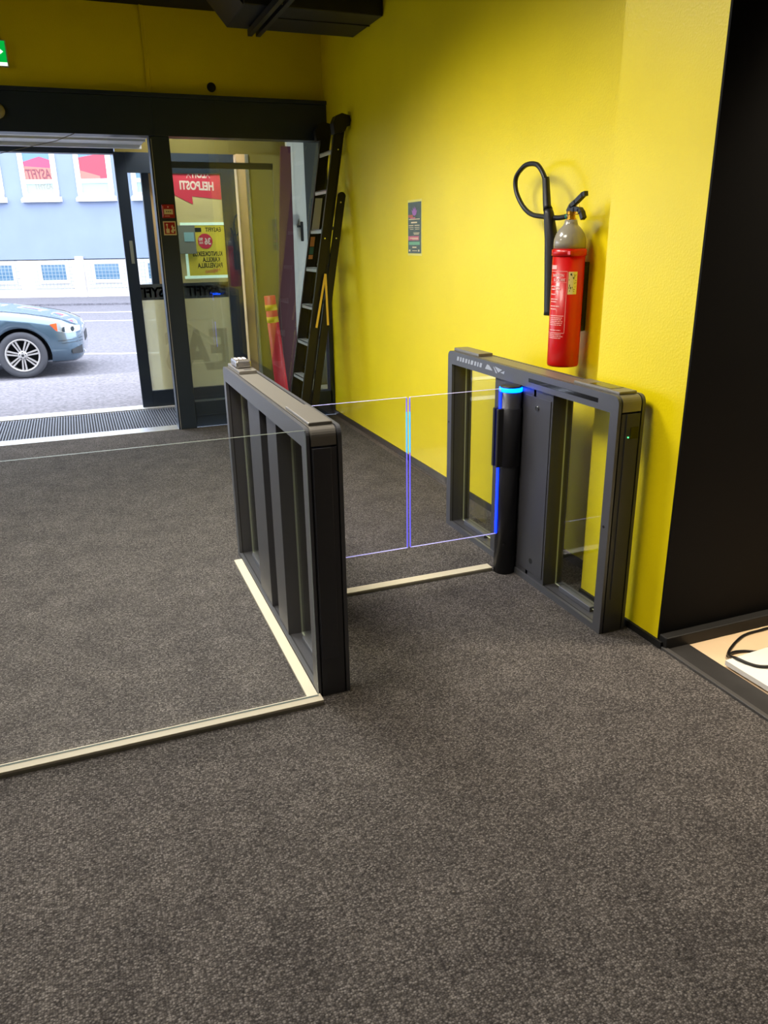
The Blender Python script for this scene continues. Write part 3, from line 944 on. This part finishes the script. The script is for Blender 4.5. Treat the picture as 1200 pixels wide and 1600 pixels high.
b_ = MB(); b_.box(2.222, XW - .001, EY - .015, EY + .02, 1.18, 1.49).box(2.19, 2.225, EY - .03, EY + .03, 1.44, 1.47).box(2.19, 2.225, EY - .03, EY + .03, 1.18, 1.20)
b_.build('wall_bracket', M['blackp'], fe)
# labels wrapped round the cylinder; angle measured from the camera-facing side
AC = math.atan2(-EY, -EX)
def wrap(s_, z, off=.0008):
    a = AC - s_ / ER
    return Vector((EX + (ER + off) * cos(a), EY + (ER + off) * sin(a), z))
# s_ negative = to the viewer's left
def wrapbox(mb, s0, s1, z0, z1, off=.0008, n=10):
    sgn = -1
    vs = [[mb.bm.verts.new(wrap(sgn * (s0 + (s1 - s0) * k / n), z, off)) for z in (z0, z1)] for k in range(n + 1)]
    for k in range(n):
        f = mb.bm.faces.new((vs[k][0], vs[k + 1][0], vs[k + 1][1], vs[k][1])); f.material_index = mb.cur; f.smooth = True
lab = MB(); lab.use(M['pinkish'])
for z0, z1, s0, s1 in ((1.452, 1.4545, -.10, -.002), (1.178, 1.1805, -.10, -.002), (1.405, 1.4058, -.10, -.004), (1.255, 1.258, -.09, -.008)):
    wrapbox(lab, s0, s1, z0, z1)
wrapbox(lab, -.0030, -.0012, 1.180, 1.452)
wrapbox(lab, -.095, -.055, 1.462, 1.480)
random.seed(3)
for z in (1.384, 1.372, 1.350, 1.328, 1.317, 1.297, 1.284):
    e_ = -.030 - random.random() * .02
    s_ = -.088
    while s_ < e_:
        L_ = .008 + random.random() * .014
        wrapbox(lab, s_, min(s_ + L_, e_), z, z + .0052, n=4)
        s_ += L_ + .002
for z in (1.246, 1.238, 1.230, 1.222, 1.214, 1.190, 1.170, 1.162, 1.154):
    e_ = -.006 - random.random() * .012
    s_ = -.085
    while s_ < e_:
        L_ = .005 + random.random() * .02
        wrapbox(lab, s_, min(s_ + L_, e_), z, z + .0032, n=4)
        s_ += L_ + .002
add_text(lab, 'SAMMUTIN', .0175, lambda v: wrap(-(v.x - .082), 1.430 + v.y), bold=.0004, extr=0, xs=.75)
add_text(lab, 'SLÄCKARE', .0165, lambda v: wrap(-(v.x - .072), 1.411 + v.y), bold=.0004, extr=0, xs=.8)
lab.build('instruction_label', None, fe, fixn=False)
lab = MB()
lab.use(M['labelc']); wrapbox(lab, .003, .026, 1.353, 1.452, .001)
lab.use(M['labely']); wrapbox(lab, .026, .044, 1.353, 1.452, .001)
lab.use(M['ink'])
random.seed(5)
for k in range(26):
    s_ = .006 + random.random() * .032; z = 1.36 + random.random() * .08
    wrapbox(lab, s_, s_ + .0012 + random.random() * .003, z, z + .002 + random.random() * .008, .0014, 1)
lab.build('inspection_label', None, fe, fixn=False)

# ------------------------------------------------------------------ wall poster
wp = thing('wall_poster', (XW - .002, 5.165, 1.67), 'small dark green leaflet with purple flower print on the yellow wall', 'poster')
xp = XW - .0035
b_ = MB(); b_.box(XW - .0015, XW - .0003, 5.045, 5.285, 1.495, 1.855); b_.build('backing_sheet', M['labely'], wp)
b_ = MB(); b_.box(xp, XW - .0015, 5.055, 5.275, 1.51, 1.84); b_.build('sheet', M['posterdk'], wp)
def flat(mb, y0, y1, z0, z1, d_=.0006): mb.box(xp - d_, xp, y0, y1, z0, z1)
b_ = MB()
for a_ in (-50, -25, 0, 25, 50):
    c_, s_ = cos(radians(a_)), sin(radians(a_))
    pts = [(0, 0), (.012, .028), (0, .06), (-.012, .028)]
    b_.prism([(5.165 + p[0] * c_ - p[1] * s_, 1.752 + p[0] * s_ + p[1] * c_) for p in pts], 'x', xp - .0006 - .0001 * abs(a_) / 25, xp)
b_.build('flower_print', M['purple'], wp)
b_ = MB(); flat(b_, 5.19, 5.27, 1.742, 1.76); b_.build('orange_print', M['orange'], wp)
b_ = MB(); flat(b_, 5.15, 5.235, 1.735, 1.743); b_.build('pink_print', M['pink'], wp)
b_ = MB(); flat(b_, 5.09, 5.27, 1.595, 1.622); b_.build('pink_print', M['pink'], wp)
b_ = MB(); flat(b_, 5.075, 5.26, 1.565, 1.585); b_.build('mint_print', M['mint'], wp)
b_ = MB()
random.seed(11)
for z, y0, y1, h in ((1.728, 5.075, 5.26, .005), (1.705, 5.12, 5.22, .009), (1.688, 5.08, 5.16, .005), (1.688, 5.18, 5.26, .005), (1.676, 5.08, 5.16, .003), (1.676, 5.18, 5.26, .003),
                     (1.665, 5.08, 5.15, .003), (1.665, 5.18, 5.24, .003), (1.64, 5.08, 5.18, .004), (1.632, 5.09, 5.17, .004), (1.606, 5.10, 5.24, .005), (1.60, 5.1, 5.2, .003),
                     (1.545, 5.13, 5.20, .008), (1.522, 5.08, 5.10, .012), (1.525, 5.12, 5.20, .004), (1.522, 5.235, 5.26, .012)):
    flat(b_, y0, y1, z, z + h, .0012)
b_.build('small_print', M['signcream'], wp)

# ------------------------------------------------------------------ ladder
la = thing('folding_ladder', (1.85, 6.75, 0), 'black combination ladder with aluminium treads leaning in the corner by the glazing', 'ladder')
def lx(z): return 1.712 + .178 * z
def rail_(mb, y0, y1, d0, d1, z0, z1, rnd=False):
    pts = [(lx(z0) + d0, z0), (lx(z0) + d1, z0), (lx(z1) + d1, z1)]
    if rnd:
        mx_, r = (d0 + d1) / 2, (d1 - d0) / 2
        pts = pts[:2] + [(lx(z1) + mx_ + r * cos(radians(a)), z1 + r * sin(radians(a)) - r) for a in range(0, 181, 20)]
    else:
        pts.append((lx(z1) + d0, z1))
    mb.prism(pts, 'y', y0, y1)
for (y0, y1) in ((6.565, 6.592), (6.93, 6.957)):
    b_ = MB(); rail_(b_, y0, y1, 0, .085, .012, 2.47)
    rail_(b_, y0 - .004, y0, 0, .010, .012, 2.47); rail_(b_, y0 - .004, y0, .075, .085, .012, 2.47)
    b_.build('rail', M['laddr'], la)
for (y0, y1) in ((6.535, 6.560), (6.962, 6.988)):
    b_ = MB(); rail_(b_, y0, y1, .088, .152, .012, 1.98, True); b_.build('support_rail', M['laddr'], la)
b_ = MB()
for z in (.46, .765, 1.07, 1.38, 1.69, 2.0, 2.3):
    x0 = lx(z)
    b_ = MB()
    b_.box(x0 + .002, x0 + .083, 6.592, 6.93, z - .006, z)
    for k in range(6): b_.box(x0 + .006 + .013 * k, x0 + .012 + .013 * k, 6.592, 6.93, z, z + .003)
    b_.box(x0 + .002, x0 + .008, 6.592, 6.93, z - .03, z)
    b_.build('tread', M['tread'], la)
for z in (.5, .8, 1.1, 1.4, 1.7):
    b_ = MB(); b_.tube([(lx(z) + .12, 6.56, z), (lx(z) + .12, 6.962, z)], .014, 10)
    b_.build('rung', M['laddr'], la)
HOOK = [(2.105, 2.40), (2.19, 2.42), (2.21, 2.455), (2.235, 2.462), (2.243, 2.50), (2.235, 2.535), (2.17, 2.55), (2.12, 2.53), (2.095, 2.48)]
for ya, yb in ((6.43, 6.52), (6.926, 6.99)):
    b_ = MB(); b_.prism(HOOK, 'y', ya, yb)
    b_.build('top_hook', M['laddr'], la)
for y_, s_ in ((6.5325, 1), (6.993, -1)):
    p0, p1, p2 = Vector((2.014, y_, 1.337)), Vector((1.915, y_, .896)), Vector((2.019, y_ - .004 * s_, .913))
    for pa, pb in ((p0, p1), (p0, p2)):
        d_ = pb - pa; L_ = d_.length; d_.normalize(); n_ = Vector((0, 1, 0)).cross(d_)
        b_ = MB(); b_.obox((pa + pb) / 2, n_ * .009, Vector((0, .0018, 0)), d_ * (L_ / 2))
        b_.build('brace_bar', M['brace'], la)
for (yy, d0) in ((6.576, .0), (6.942, .0)):
    b_ = MB(); b_.box(lx(0) + d0 - .004, lx(0) + .09, yy - .018, yy + .018, 0, .03, bev=.004); b_.build('rubber_foot', M['rubber'], la)
for z, d in ((1.62, .03), (1.62, .12), (1.9, .12), (2.3, .05), (.9, .05)):
    b_ = MB(); b_.tube([(lx(z) + d, 6.566 if d < .1 else 6.536, z), (lx(z) + d, 6.558 if d < .1 else 6.528, z)], .006, 10)
    b_.build('bolt', M['chrome'], la)
b_ = MB()
for k in (0,):
    p = [(lx(1.95) + .012, 1.95), (lx(1.95) + .075, 1.95), (lx(1.66) + .078, 1.66), (lx(1.66) + .012, 1.66)]
    b_.prism(p, 'y', 6.921, 6.926)
b_.build('paper_label', M['paper'], la)
for z0, z1, m_ in ((1.555, 1.635, 'sticker'), (1.49, 1.55, 'stickerg'), (1.45, 1.485, 'sticker')):
    b_ = MB(); b_.prism([(lx(z1) + .012, z1), (lx(z1) + .05, z1), (lx(z0) + .05, z0), (lx(z0) + .012, z0)], 'y', 6.922, 6.926)
    b_.build('warning_sticker', M[m_], la)

# ------------------------------------------------------------------ board and cable on the tiles
wb_ = MB(); wb_.prism([(2.18, 1.985), (2.50, 2.005), (2.95, 1.2), (2.95, .9), (2.20, .9)], 'z', .014, .034)
wbt = thing('white_board', (2.5, 1.5, .002), 'white board lying flat on the beige tiles beside the black border', 'board')
wb_.build('panel', M['board'], wbt)
b_ = MB(); b_.box(2.20, 2.212, .92, 1.965, .002, .014); b_.build('dark_underside', M['blackp'], wbt)
cb = MB()
cb.tube(spl([(2.70, 2.17, .30), (2.68, 2.168, .10), (2.63, 2.160, .012), (2.563, 2.155, .007), (2.458, 2.15, .007), (2.375, 2.12, .007), (2.286, 2.07, .008), (2.236, 2.02, .02),
             (2.222, 1.975, .040), (2.235, 1.925, .040), (2.262, 1.89, .040), (2.33, 1.87, .04), (2.45, 1.88, .04), (2.6, 1.8, .04), (2.7, 1.5, .04)]), .0062, 8)
cb.tube(spl([(2.242, 2.035, .012), (2.285, 2.050, .012), (2.34, 2.045, .008), (2.40, 2.02, .006), (2.47, 2.03, .0075), (2.60, 2.04, .0075), (2.8, 2.05, .0075), (3.0, 2.1, .0075)]), .0055, 8)
tag(cb.build('power_cable', M['cable']), 'black cable looping over the tiles and the white board', 'cable')

# ================================================================== OUTSIDE
B0 = Vector((-0.302, 29.664, -.15)); RZ = -math.atan2(.359, .933)
sbox('ground', M['asphalt'], -60, 60, 8.36, 70, -.35, -.15)
sbox('ground_paving', M['paving'], -30, 30, 8.36, 10.9, -.30, -.02)
street = struct_root('ground_lane_marks', B0, RZ)
def toL(x_, y_):
    d_ = Vector((x_ - B0.x, y_ - B0.y, 0)); return Vector((d_.x * cos(-RZ) - d_.y * sin(-RZ), d_.x * sin(-RZ) + d_.y * cos(-RZ), 0))
b_ = MB()
for (px_, py_, w_) in ((-.29, 23.4, .16), (.0, 20.6, .12), (.45, 14.0, .14), (-.2, 11.15, .14)):
    q = toL(px_, py_)
    b_.box(-30, 30, q.y - w_ / 2, q.y + w_ / 2, .001, .006)
b_.build('lane_line', M['lanepaint'], street, local=True)
b_ = MB(); b_.box(-40, 40, -3.2, -.06, 0, .06); b_.build('far_pavement', M['asphalt'], street, local=True)

bl = thing('apartment_building', B0, 'pale blue rendered building with white plinth across the street', 'building', rz=RZ)
b_ = MB(); b_.box(-22, 26, 0, 9, 1.30, 12); b_.build('wall', M['bluewall'], bl, local=True)
b_ = MB(); b_.box(-22, 26, -.05, 9, 0, 1.27); b_.box(.60, .86, -.12, 0, 0.0, 1.38)
for k in range(-10, 12): b_.box(k * 1.83 + .6, k * 1.83 + .615, -.055, -.04, 0.02, .28)
b_.build('plinth', M['plinth'], bl, local=True)
PZ = .15
def bwin(u):
    f_ = MB()
    z0, z1 = 3.10 + PZ, 5.05 + PZ
    f_.box(u - .60, u + .60, -.05, 0, z1 - .1, z1); f_.box(u - .60, u - .44, -.05, 0, z0, z1); f_.box(u + .44, u + .60, -.05, 0, z0, z1)
    f_.box(u - .60, u + .60, -.05, 0, z0, z0 + .11); f_.box(u - .44, u + .44, -.05, 0, 3.51 + PZ, 3.64 + PZ)
    o = f_.build('window', M['winframe'], bl, local=True)
    p_ = MB(); p_.use(M['winglass']).box(u - .44, u + .44, -.02, -.004, 3.64 + PZ, z1 - .1); p_.use(M['filmteal']).box(u - .44, u + .44, -.02, -.004, z0 + .11, 3.51 + PZ)
    p = p_.build('pane', None, o, local=True)
    s_ = MB(); s_.prism([(-.16, 2.95 + PZ), (-.16, 3.04 + PZ), (-.02, 3.11 + PZ), (0, 3.11 + PZ), (0, 2.95 + PZ)], 'x', u - .64, u + .66)
    s_.build('window_sill', M['winframe'], o, local=True)
    return o
for k in range(-6, 8):
    u = -.23 + 1.815 * k
    o = bwin(u)
    if k == 0:  # sign reflection laid on the panes as coloured sheets and letters
        f_ = MB(); f_.prism([(u - .44, 4.05 + PZ), (u - .44, 4.18 + PZ), (u + .1, 4.33 + PZ), (u + .44, 4.22 + PZ), (u + .44, 3.98 + PZ)], 'y', -.026, -.021); f_.build('pane_reflection_magenta', M['reflmag'], o, local=True)
        f_ = MB(); f_.prism([(u - .44, 3.64 + PZ), (u - .44, 4.05 + PZ), (u + .44, 3.98 + PZ), (u + .44, 3.64 + PZ)], 'y', -.026, -.021); f_.build('pane_reflection', M['reflor'], o, local=True)
        f_ = MB(); f_.use(M['reflink']); add_text(f_, 'EASYFIT', .42, lambda v: Vector((u + .55 - v.x, -.028, 3.66 + PZ + v.y)), bold=.01, shear=.2, xs=.62, extr=0)
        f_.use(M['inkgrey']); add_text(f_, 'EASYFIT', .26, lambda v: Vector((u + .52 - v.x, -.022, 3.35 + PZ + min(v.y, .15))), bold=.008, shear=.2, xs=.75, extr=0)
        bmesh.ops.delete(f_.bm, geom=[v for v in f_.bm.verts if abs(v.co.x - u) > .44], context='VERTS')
        f_.build('pane_reflection_lettering', None, o, local=True)
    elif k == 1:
        f_ = MB(); f_.prism([(u - .44, 3.64 + PZ), (u - .44, 4.28 + PZ), (u + .44, 4.42 + PZ), (u + .44, 3.64 + PZ)], 'y', -.026, -.021); f_.build('pane_reflection', M['reflred'], o, local=True)
        f_ = MB(); f_.prism([(u - .44, 3.64 + PZ), (u - .44, 3.9 + PZ), (u + .2, 3.72 + PZ), (u + .2, 3.64 + PZ)], 'y', -.03, -.0265); f_.build('pane_reflection', M['reflor'], o, local=True)
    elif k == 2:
        f_ = MB(); f_.box(u - .44, u + .3, -.026, -.021, 3.8 + PZ, 4.5 + PZ); f_.build('pane_reflection', M['reflred'], o, local=True)
    # basement window behind a steel cage
    v_ = u + .06
    f_ = MB()
    f_.box(v_ - .52, v_ + .50, -.075, -.05, .98 + PZ, 1.08 + PZ); f_.box(v_ - .52, v_ - .42, -.075, -.05, .40 + PZ, 1.0 + PZ); f_.box(v_ + .40, v_ + .50, -.075, -.05, .40 + PZ, 1.0 + PZ); f_.box(v_ - .52, v_ + .5, -.09, -.05, .36 + PZ, .48 + PZ)
    bo = f_.build('basement_window', M['winframe'], bl, local=True)
    f_ = MB(); f_.box(v_ - .42, v_ + .40, -.056, -.0505, .48 + PZ, .98 + PZ); f_.build('pane', M['winglass'], bo, local=True)
    if -4 <= k <= 5:
        f_ = MB(); t = .006
        for i in range(11):
            xx = v_ - .61 + .122 * i
            f_.box(xx - t, xx + t, -.27, -.26, .20 + PZ, 1.12 + PZ)
            f_.box(xx - t, xx + t, -.27, -.05, .20 + PZ, .21 + PZ)
        for i in range(9):
            zz = .20 + PZ + .115 * i
            f_.box(v_ - .61, v_ + .61, -.27, -.26, zz - t, zz + t)
            f_.box(v_ - .62, v_ - .61, -.27, -.05, zz - t, zz + t); f_.box(v_ + .61, v_ + .62, -.27, -.05, zz - t, zz + t)
        f_.build('window_grille', M['grille'], bo, local=True)

# ------------------------------------------------------------------ car (local x = forward, y = left side away from viewer)
CA = radians(-4)
car = thing('parked_car', (-.76, 11.86, -.15), 'steel blue saloon car on the street outside, only its front end in view', 'car', rz=CA)
# stations: x, z_sill, z_bumper/side mid, fender shoulder z, hood centre z, half-width at widest
W2 = .88
st = [  # x, halfwidth, zlow, zmid, zshoulder, zcentre
    (.80, .34, .32, .42, .54, .58), (.785, .52, .26, .42, .60, .64), (.74, .68, .21, .43, .65, .69), (.66, .79, .18, .44, .69, .74),
    (.55, .845, .18, .46, .745, .80), (.38, .865, .18, .48, .785, .85), (.15, .875, .18, .50, .83, .90), (-.15, .88, .18, .50, .87, .95), (-.50, .88, .18, .50, .90, .99),
    (-.75, .88, .18, .50, .92, 1.0), (-1.4, .88, .18, .52, .94, .97), (-2.2, .88, .18, .52, .95, .97), (-2.8, .87, .18, .52, .96, 1.0), (-3.2, .84, .20, .52, .97, 1.03), (-3.5, .76, .24, .5, .93, 1.0), (-3.62, .60, .3, .5, .85, .9)]
b_ = MB()
rings = []
for (x_, hw, zl, zm, zs, zc) in st:
    prof = [(0.0, zl), (.80, zl), (.97, zl + .04), (1.0, zm - .08), (1.0, zm + .06), (.985, zs - .08), (.94, zs - .015), (.86, zs + .012), (.6, zs + (zc - zs) * .55), (.3, zs + (zc - zs) * .88), (0, zc)]
    full = [(-p * hw, z) for p, z in prof] + [(p * hw, z) for p, z in reversed(prof[1:-1])]
    rings.append([b_.bm.verts.new((x_, W2 + y_, z)) for y_, z in full])
for i in range(len(rings) - 1):
    n_ = len(rings[i])
    for k in range(n_):
        f = b_.bm.faces.new((rings[i][k], rings[i][(k + 1) % n_], rings[i + 1][(k + 1) % n_], rings[i + 1][k])); f.smooth = True
b_.bm.faces.new(list(reversed(rings[0]))); b_.bm.faces.new(rings[-1])
body = b_.build('body', M['carpaint'], car, local=True)
cut = MB()
for xw in (0, -2.64):
    for yy in ((-.3, .35), (1.4, 2.1)):
        cut.tube([(xw, yy[0], .30), (xw, yy[1], .31)], .378, 40, smooth=False)
cuto = cut.build('wheel_cutter', M['cardark'], car, local=True)
md = body.modifiers.new('arches', 'BOOLEAN'); md.operation = 'DIFFERENCE'; md.object = cuto; md.solver = 'EXACT'
bpy.context.view_layer.update()
dg = bpy.context.evaluated_depsgraph_get()
nm = bpy.data.meshes.new_from_object(body.evaluated_get(dg))
body.modifiers.clear(); body.data = nm; nm.name = 'body'
bpy.data.objects.remove(cuto)
# inner arch liner
for xw in (0, -2.64):
    b_ = MB(); b_.lathe([(.362, -.34), (.362, -.02)], 0, 0, 36, a0=0, a1=pi, mtx=Matrix.Translation((xw, 0, .30)) @ Matrix.Rotation(radians(90), 4, 'X')); b_.box(xw - .36, xw + .36, .33, .345, .2, .66)
    b_.build('arch_liner', M['cardark'], car, local=True)
def wheel(xw, y_, sgn):
    Mx = Matrix.Translation((xw, y_, .315)) @ Matrix.Rotation(radians(90) * sgn, 4, 'X')
    t = MB(); t.lathe([(.215, -.09), (.29, -.10), (.315, -.085), (.318, 0), (.315, .085), (.29, .10), (.222, .098), (.215, .08)], 0, 0, 44, mtx=Mx, cap=False)
    w_ = t.build('wheel', M['tyre'], car, local=True)
    t = MB(); t.lathe([(.222, .09), (.226, .098), (.222, .104), (.206, .102), (.200, .07), (.205, -.05)], 0, 0, 44, mtx=Mx, cap=False)
    for k in range(7):
        for off in (-1, 1):
            a = 2 * pi * k / 7 + pi / 14 * 0 - pi / 2
            c_, s_ = cos(a), sin(a); nx, ny = -s_, c_
            i0, i1 = .045, .212
            p = [(i0, off * .004), (i1, off * .012), (i1, off * .036), (i0, off * .022)]
            vs = []
            for zz in (.07, .098):
                vs.append([t.bm.verts.new(Mx @ Vector((c_ * r_ + nx * q_, s_ * r_ + ny * q_, zz - (.012 if r_ < .1 else 0)))) for r_, q_ in p])
            for kk in range(4): t.bm.faces.new((vs[0][kk], vs[0][(kk + 1) % 4], vs[1][(kk + 1) % 4], vs[1][kk]))
            t.bm.faces.new(vs[1]); t.bm.faces.new(list(reversed(vs[0])))
    t.lathe([(.062, .06), (.062, .088), (.03, .094), (.001, .094)], 0, 0, 24, mtx=Mx)
    t.build('rim', M['alloy'], w_, local=True)
    t = MB()
    for k in range(5):
        a = 2 * pi * k / 5 + .3
        t.lathe([(.009, .08), (.009, .093), (.001, .093)], .042 * cos(a), .042 * sin(a), 10, mtx=Mx)
    t.lathe([(.2, -.02), (.001, -.02)], 0, 0, 30, mtx=Mx)
    t.lathe([(.018, .09), (.018, .096), (.001, .096)], 0, 0, 20, mtx=Mx)
    t.build('hub', M['cardark'], w_, local=True)
for xw in (0, -2.64):
    wheel(xw, .11, 1); wheel(xw, 1.65, -1)
# lamps, grille, trims laid on the nose surface
def nose(x_):
    for i in range(len(st) - 1):
        if st[i][0] >= x_ >= st[i + 1][0]:
            t = (st[i][0] - x_) / (st[i][0] - st[i + 1][0])
            return [a + (b - a) * t for a, b in zip(st[i], st[i + 1])]
    return list(st[0] if x_ > st[0][0] else st[-1])
def ypt(x_, z_):
    s_ = nose(x_); hw, zl, zm, zs = s_[1:5]
    k = max(0, (z_ - (zs - .08)) / .08)
    return W2 - hw * (.985 if z_ > zm + .06 else 1.0) + .03 * k * k * hw - .004
def patch(mb, quad, n=8, off=.0):
    (xa, za0, za1), (xb, zb0, zb1) = quad
    prev = None
    for i in range(n + 1):
        t = i / n
        x_ = xa + (xb - xa) * t; z0 = za0 + (zb0 - za0) * t; z1 = za1 + (zb1 - za1) * t
        cur = [mb.bm.verts.new((x_ + .003, ypt(x_, z0) - off, z0)), mb.bm.verts.new((x_ + .003, ypt(x_, (z0 + z1) / 2) - off - .004, (z0 + z1) / 2)), mb.bm.verts.new((x_ + .003, ypt(x_, z1) - off, z1))]
        if prev:
            for a_ in (0, 1):
                f = mb.bm.faces.new((prev[a_], cur[a_], cur[a_ + 1], prev[a_ + 1])); f.smooth = True; f.material_index = mb.cur
        prev = cur
b_ = MB(); patch(b_, ((.40, .715, .72), (.49, .60, .73))); b_.build('indicator_lens', M['amber'], car, local=True)
b_ = MB(); patch(b_, ((.49, .60, .73), (.62, .585, .715))); patch(b_, ((.62, .585, .715), (.77, .60, .665))); b_.build('headlamp', M['headlamp'], car, local=True)
for x_ in (.57, .68):
    b_ = MB(); b_.tube([(x_, ypt(x_, .64) - .004, .64), (x_ + .01, ypt(x_, .64) - .010, .64)], .035, 18)
    b_.build('lamp_lens', M['carglass'], car, local=True)
b_ = MB(); patch(b_, ((.48, .485, .492), (.78, .50, .507))); patch(b_, ((.52, .45, .456), (.785, .46, .466))); b_.build('bumper_crease', M['cardark'], car, local=True)
b_ = MB(); patch(b_, ((.64, .30, .36), (.77, .29, .40)), off=.002); b_.build('fog_lamp_recess', M['cardark'], car, local=True)
b_ = MB(); b_.box(.79, .806, W2 - .26, W2 + .26, .42, .55, bev=.004); b_.build('grille', M['cardark'], car, local=True)
# hood shut line and glasshouse
b_ = MB()
hl = [(x_, W2 - nose(x_)[1] * .80, nose(x_)[4] + .012 + (nose(x_)[5] - nose(x_)[4]) * .14 + .004) for x_ in (.72, .66, .6, .5, .3, .1, -.1, -.3, -.5, -.7)]
b_.tube(hl, .004, 6); b_.tube([(p[0], 2 * W2 - p[1], p[2]) for p in hl], .004, 6)
b_.build('bonnet_shut_line', M['cardark'], car, local=True)
b_ = MB()
sec = [(-.72, .80, .985, .0), (-1.35, .66, 1.38, .0), (-1.7, .62, 1.43, 0), (-2.3, .62, 1.42, 0), (-2.75, .66, 1.30, 0), (-3.15, .74, 1.02, 0)]
rg = []
for x_, hw, z, _ in sec:
    base = .93
    rg.append([b_.bm.verts.new(p) for p in ((x_, W2 - .80, base), (x_, W2 - hw, z - .03), (x_, W2 - hw * .8, z), (x_, W2 + hw * .8, z), (x_, W2 + hw, z - .03), (x_, W2 + .80, base))])
for i in range(len(rg) - 1):
    for k in range(6): b_.bm.faces.new((rg[i][k], rg[i][(k + 1) % 6], rg[i + 1][(k + 1) % 6], rg[i + 1][k]))
b_.bm.faces.new(rg[0]); b_.bm.faces.new(list(reversed(rg[-1])))
b_.build('cabin_glass', M['carglass'], car, local=True)
b_ = MB(); b_.prism([(-1.33, 1.385), (-1.7, 1.44), (-2.3, 1.43), (-2.76, 1.31), (-2.7, 1.29), (-2.3, 1.40), (-1.7, 1.41)], 'y', W2 - .60, W2 + .60)
b_.build('roof', M['carpaint'], car, local=True)
b_ = MB(); b_.tube([(-.62, W2 - .55, 1.0), (-.70, W2 - .1, 1.03), (-.74, W2 + .3, 1.03)], .012, 8); b_.tube([(-.66, W2 - .5, 1.005), (-.55, W2 - .62, .98)], .01, 8); b_.build('wiper', M['cardark'], car, local=True)
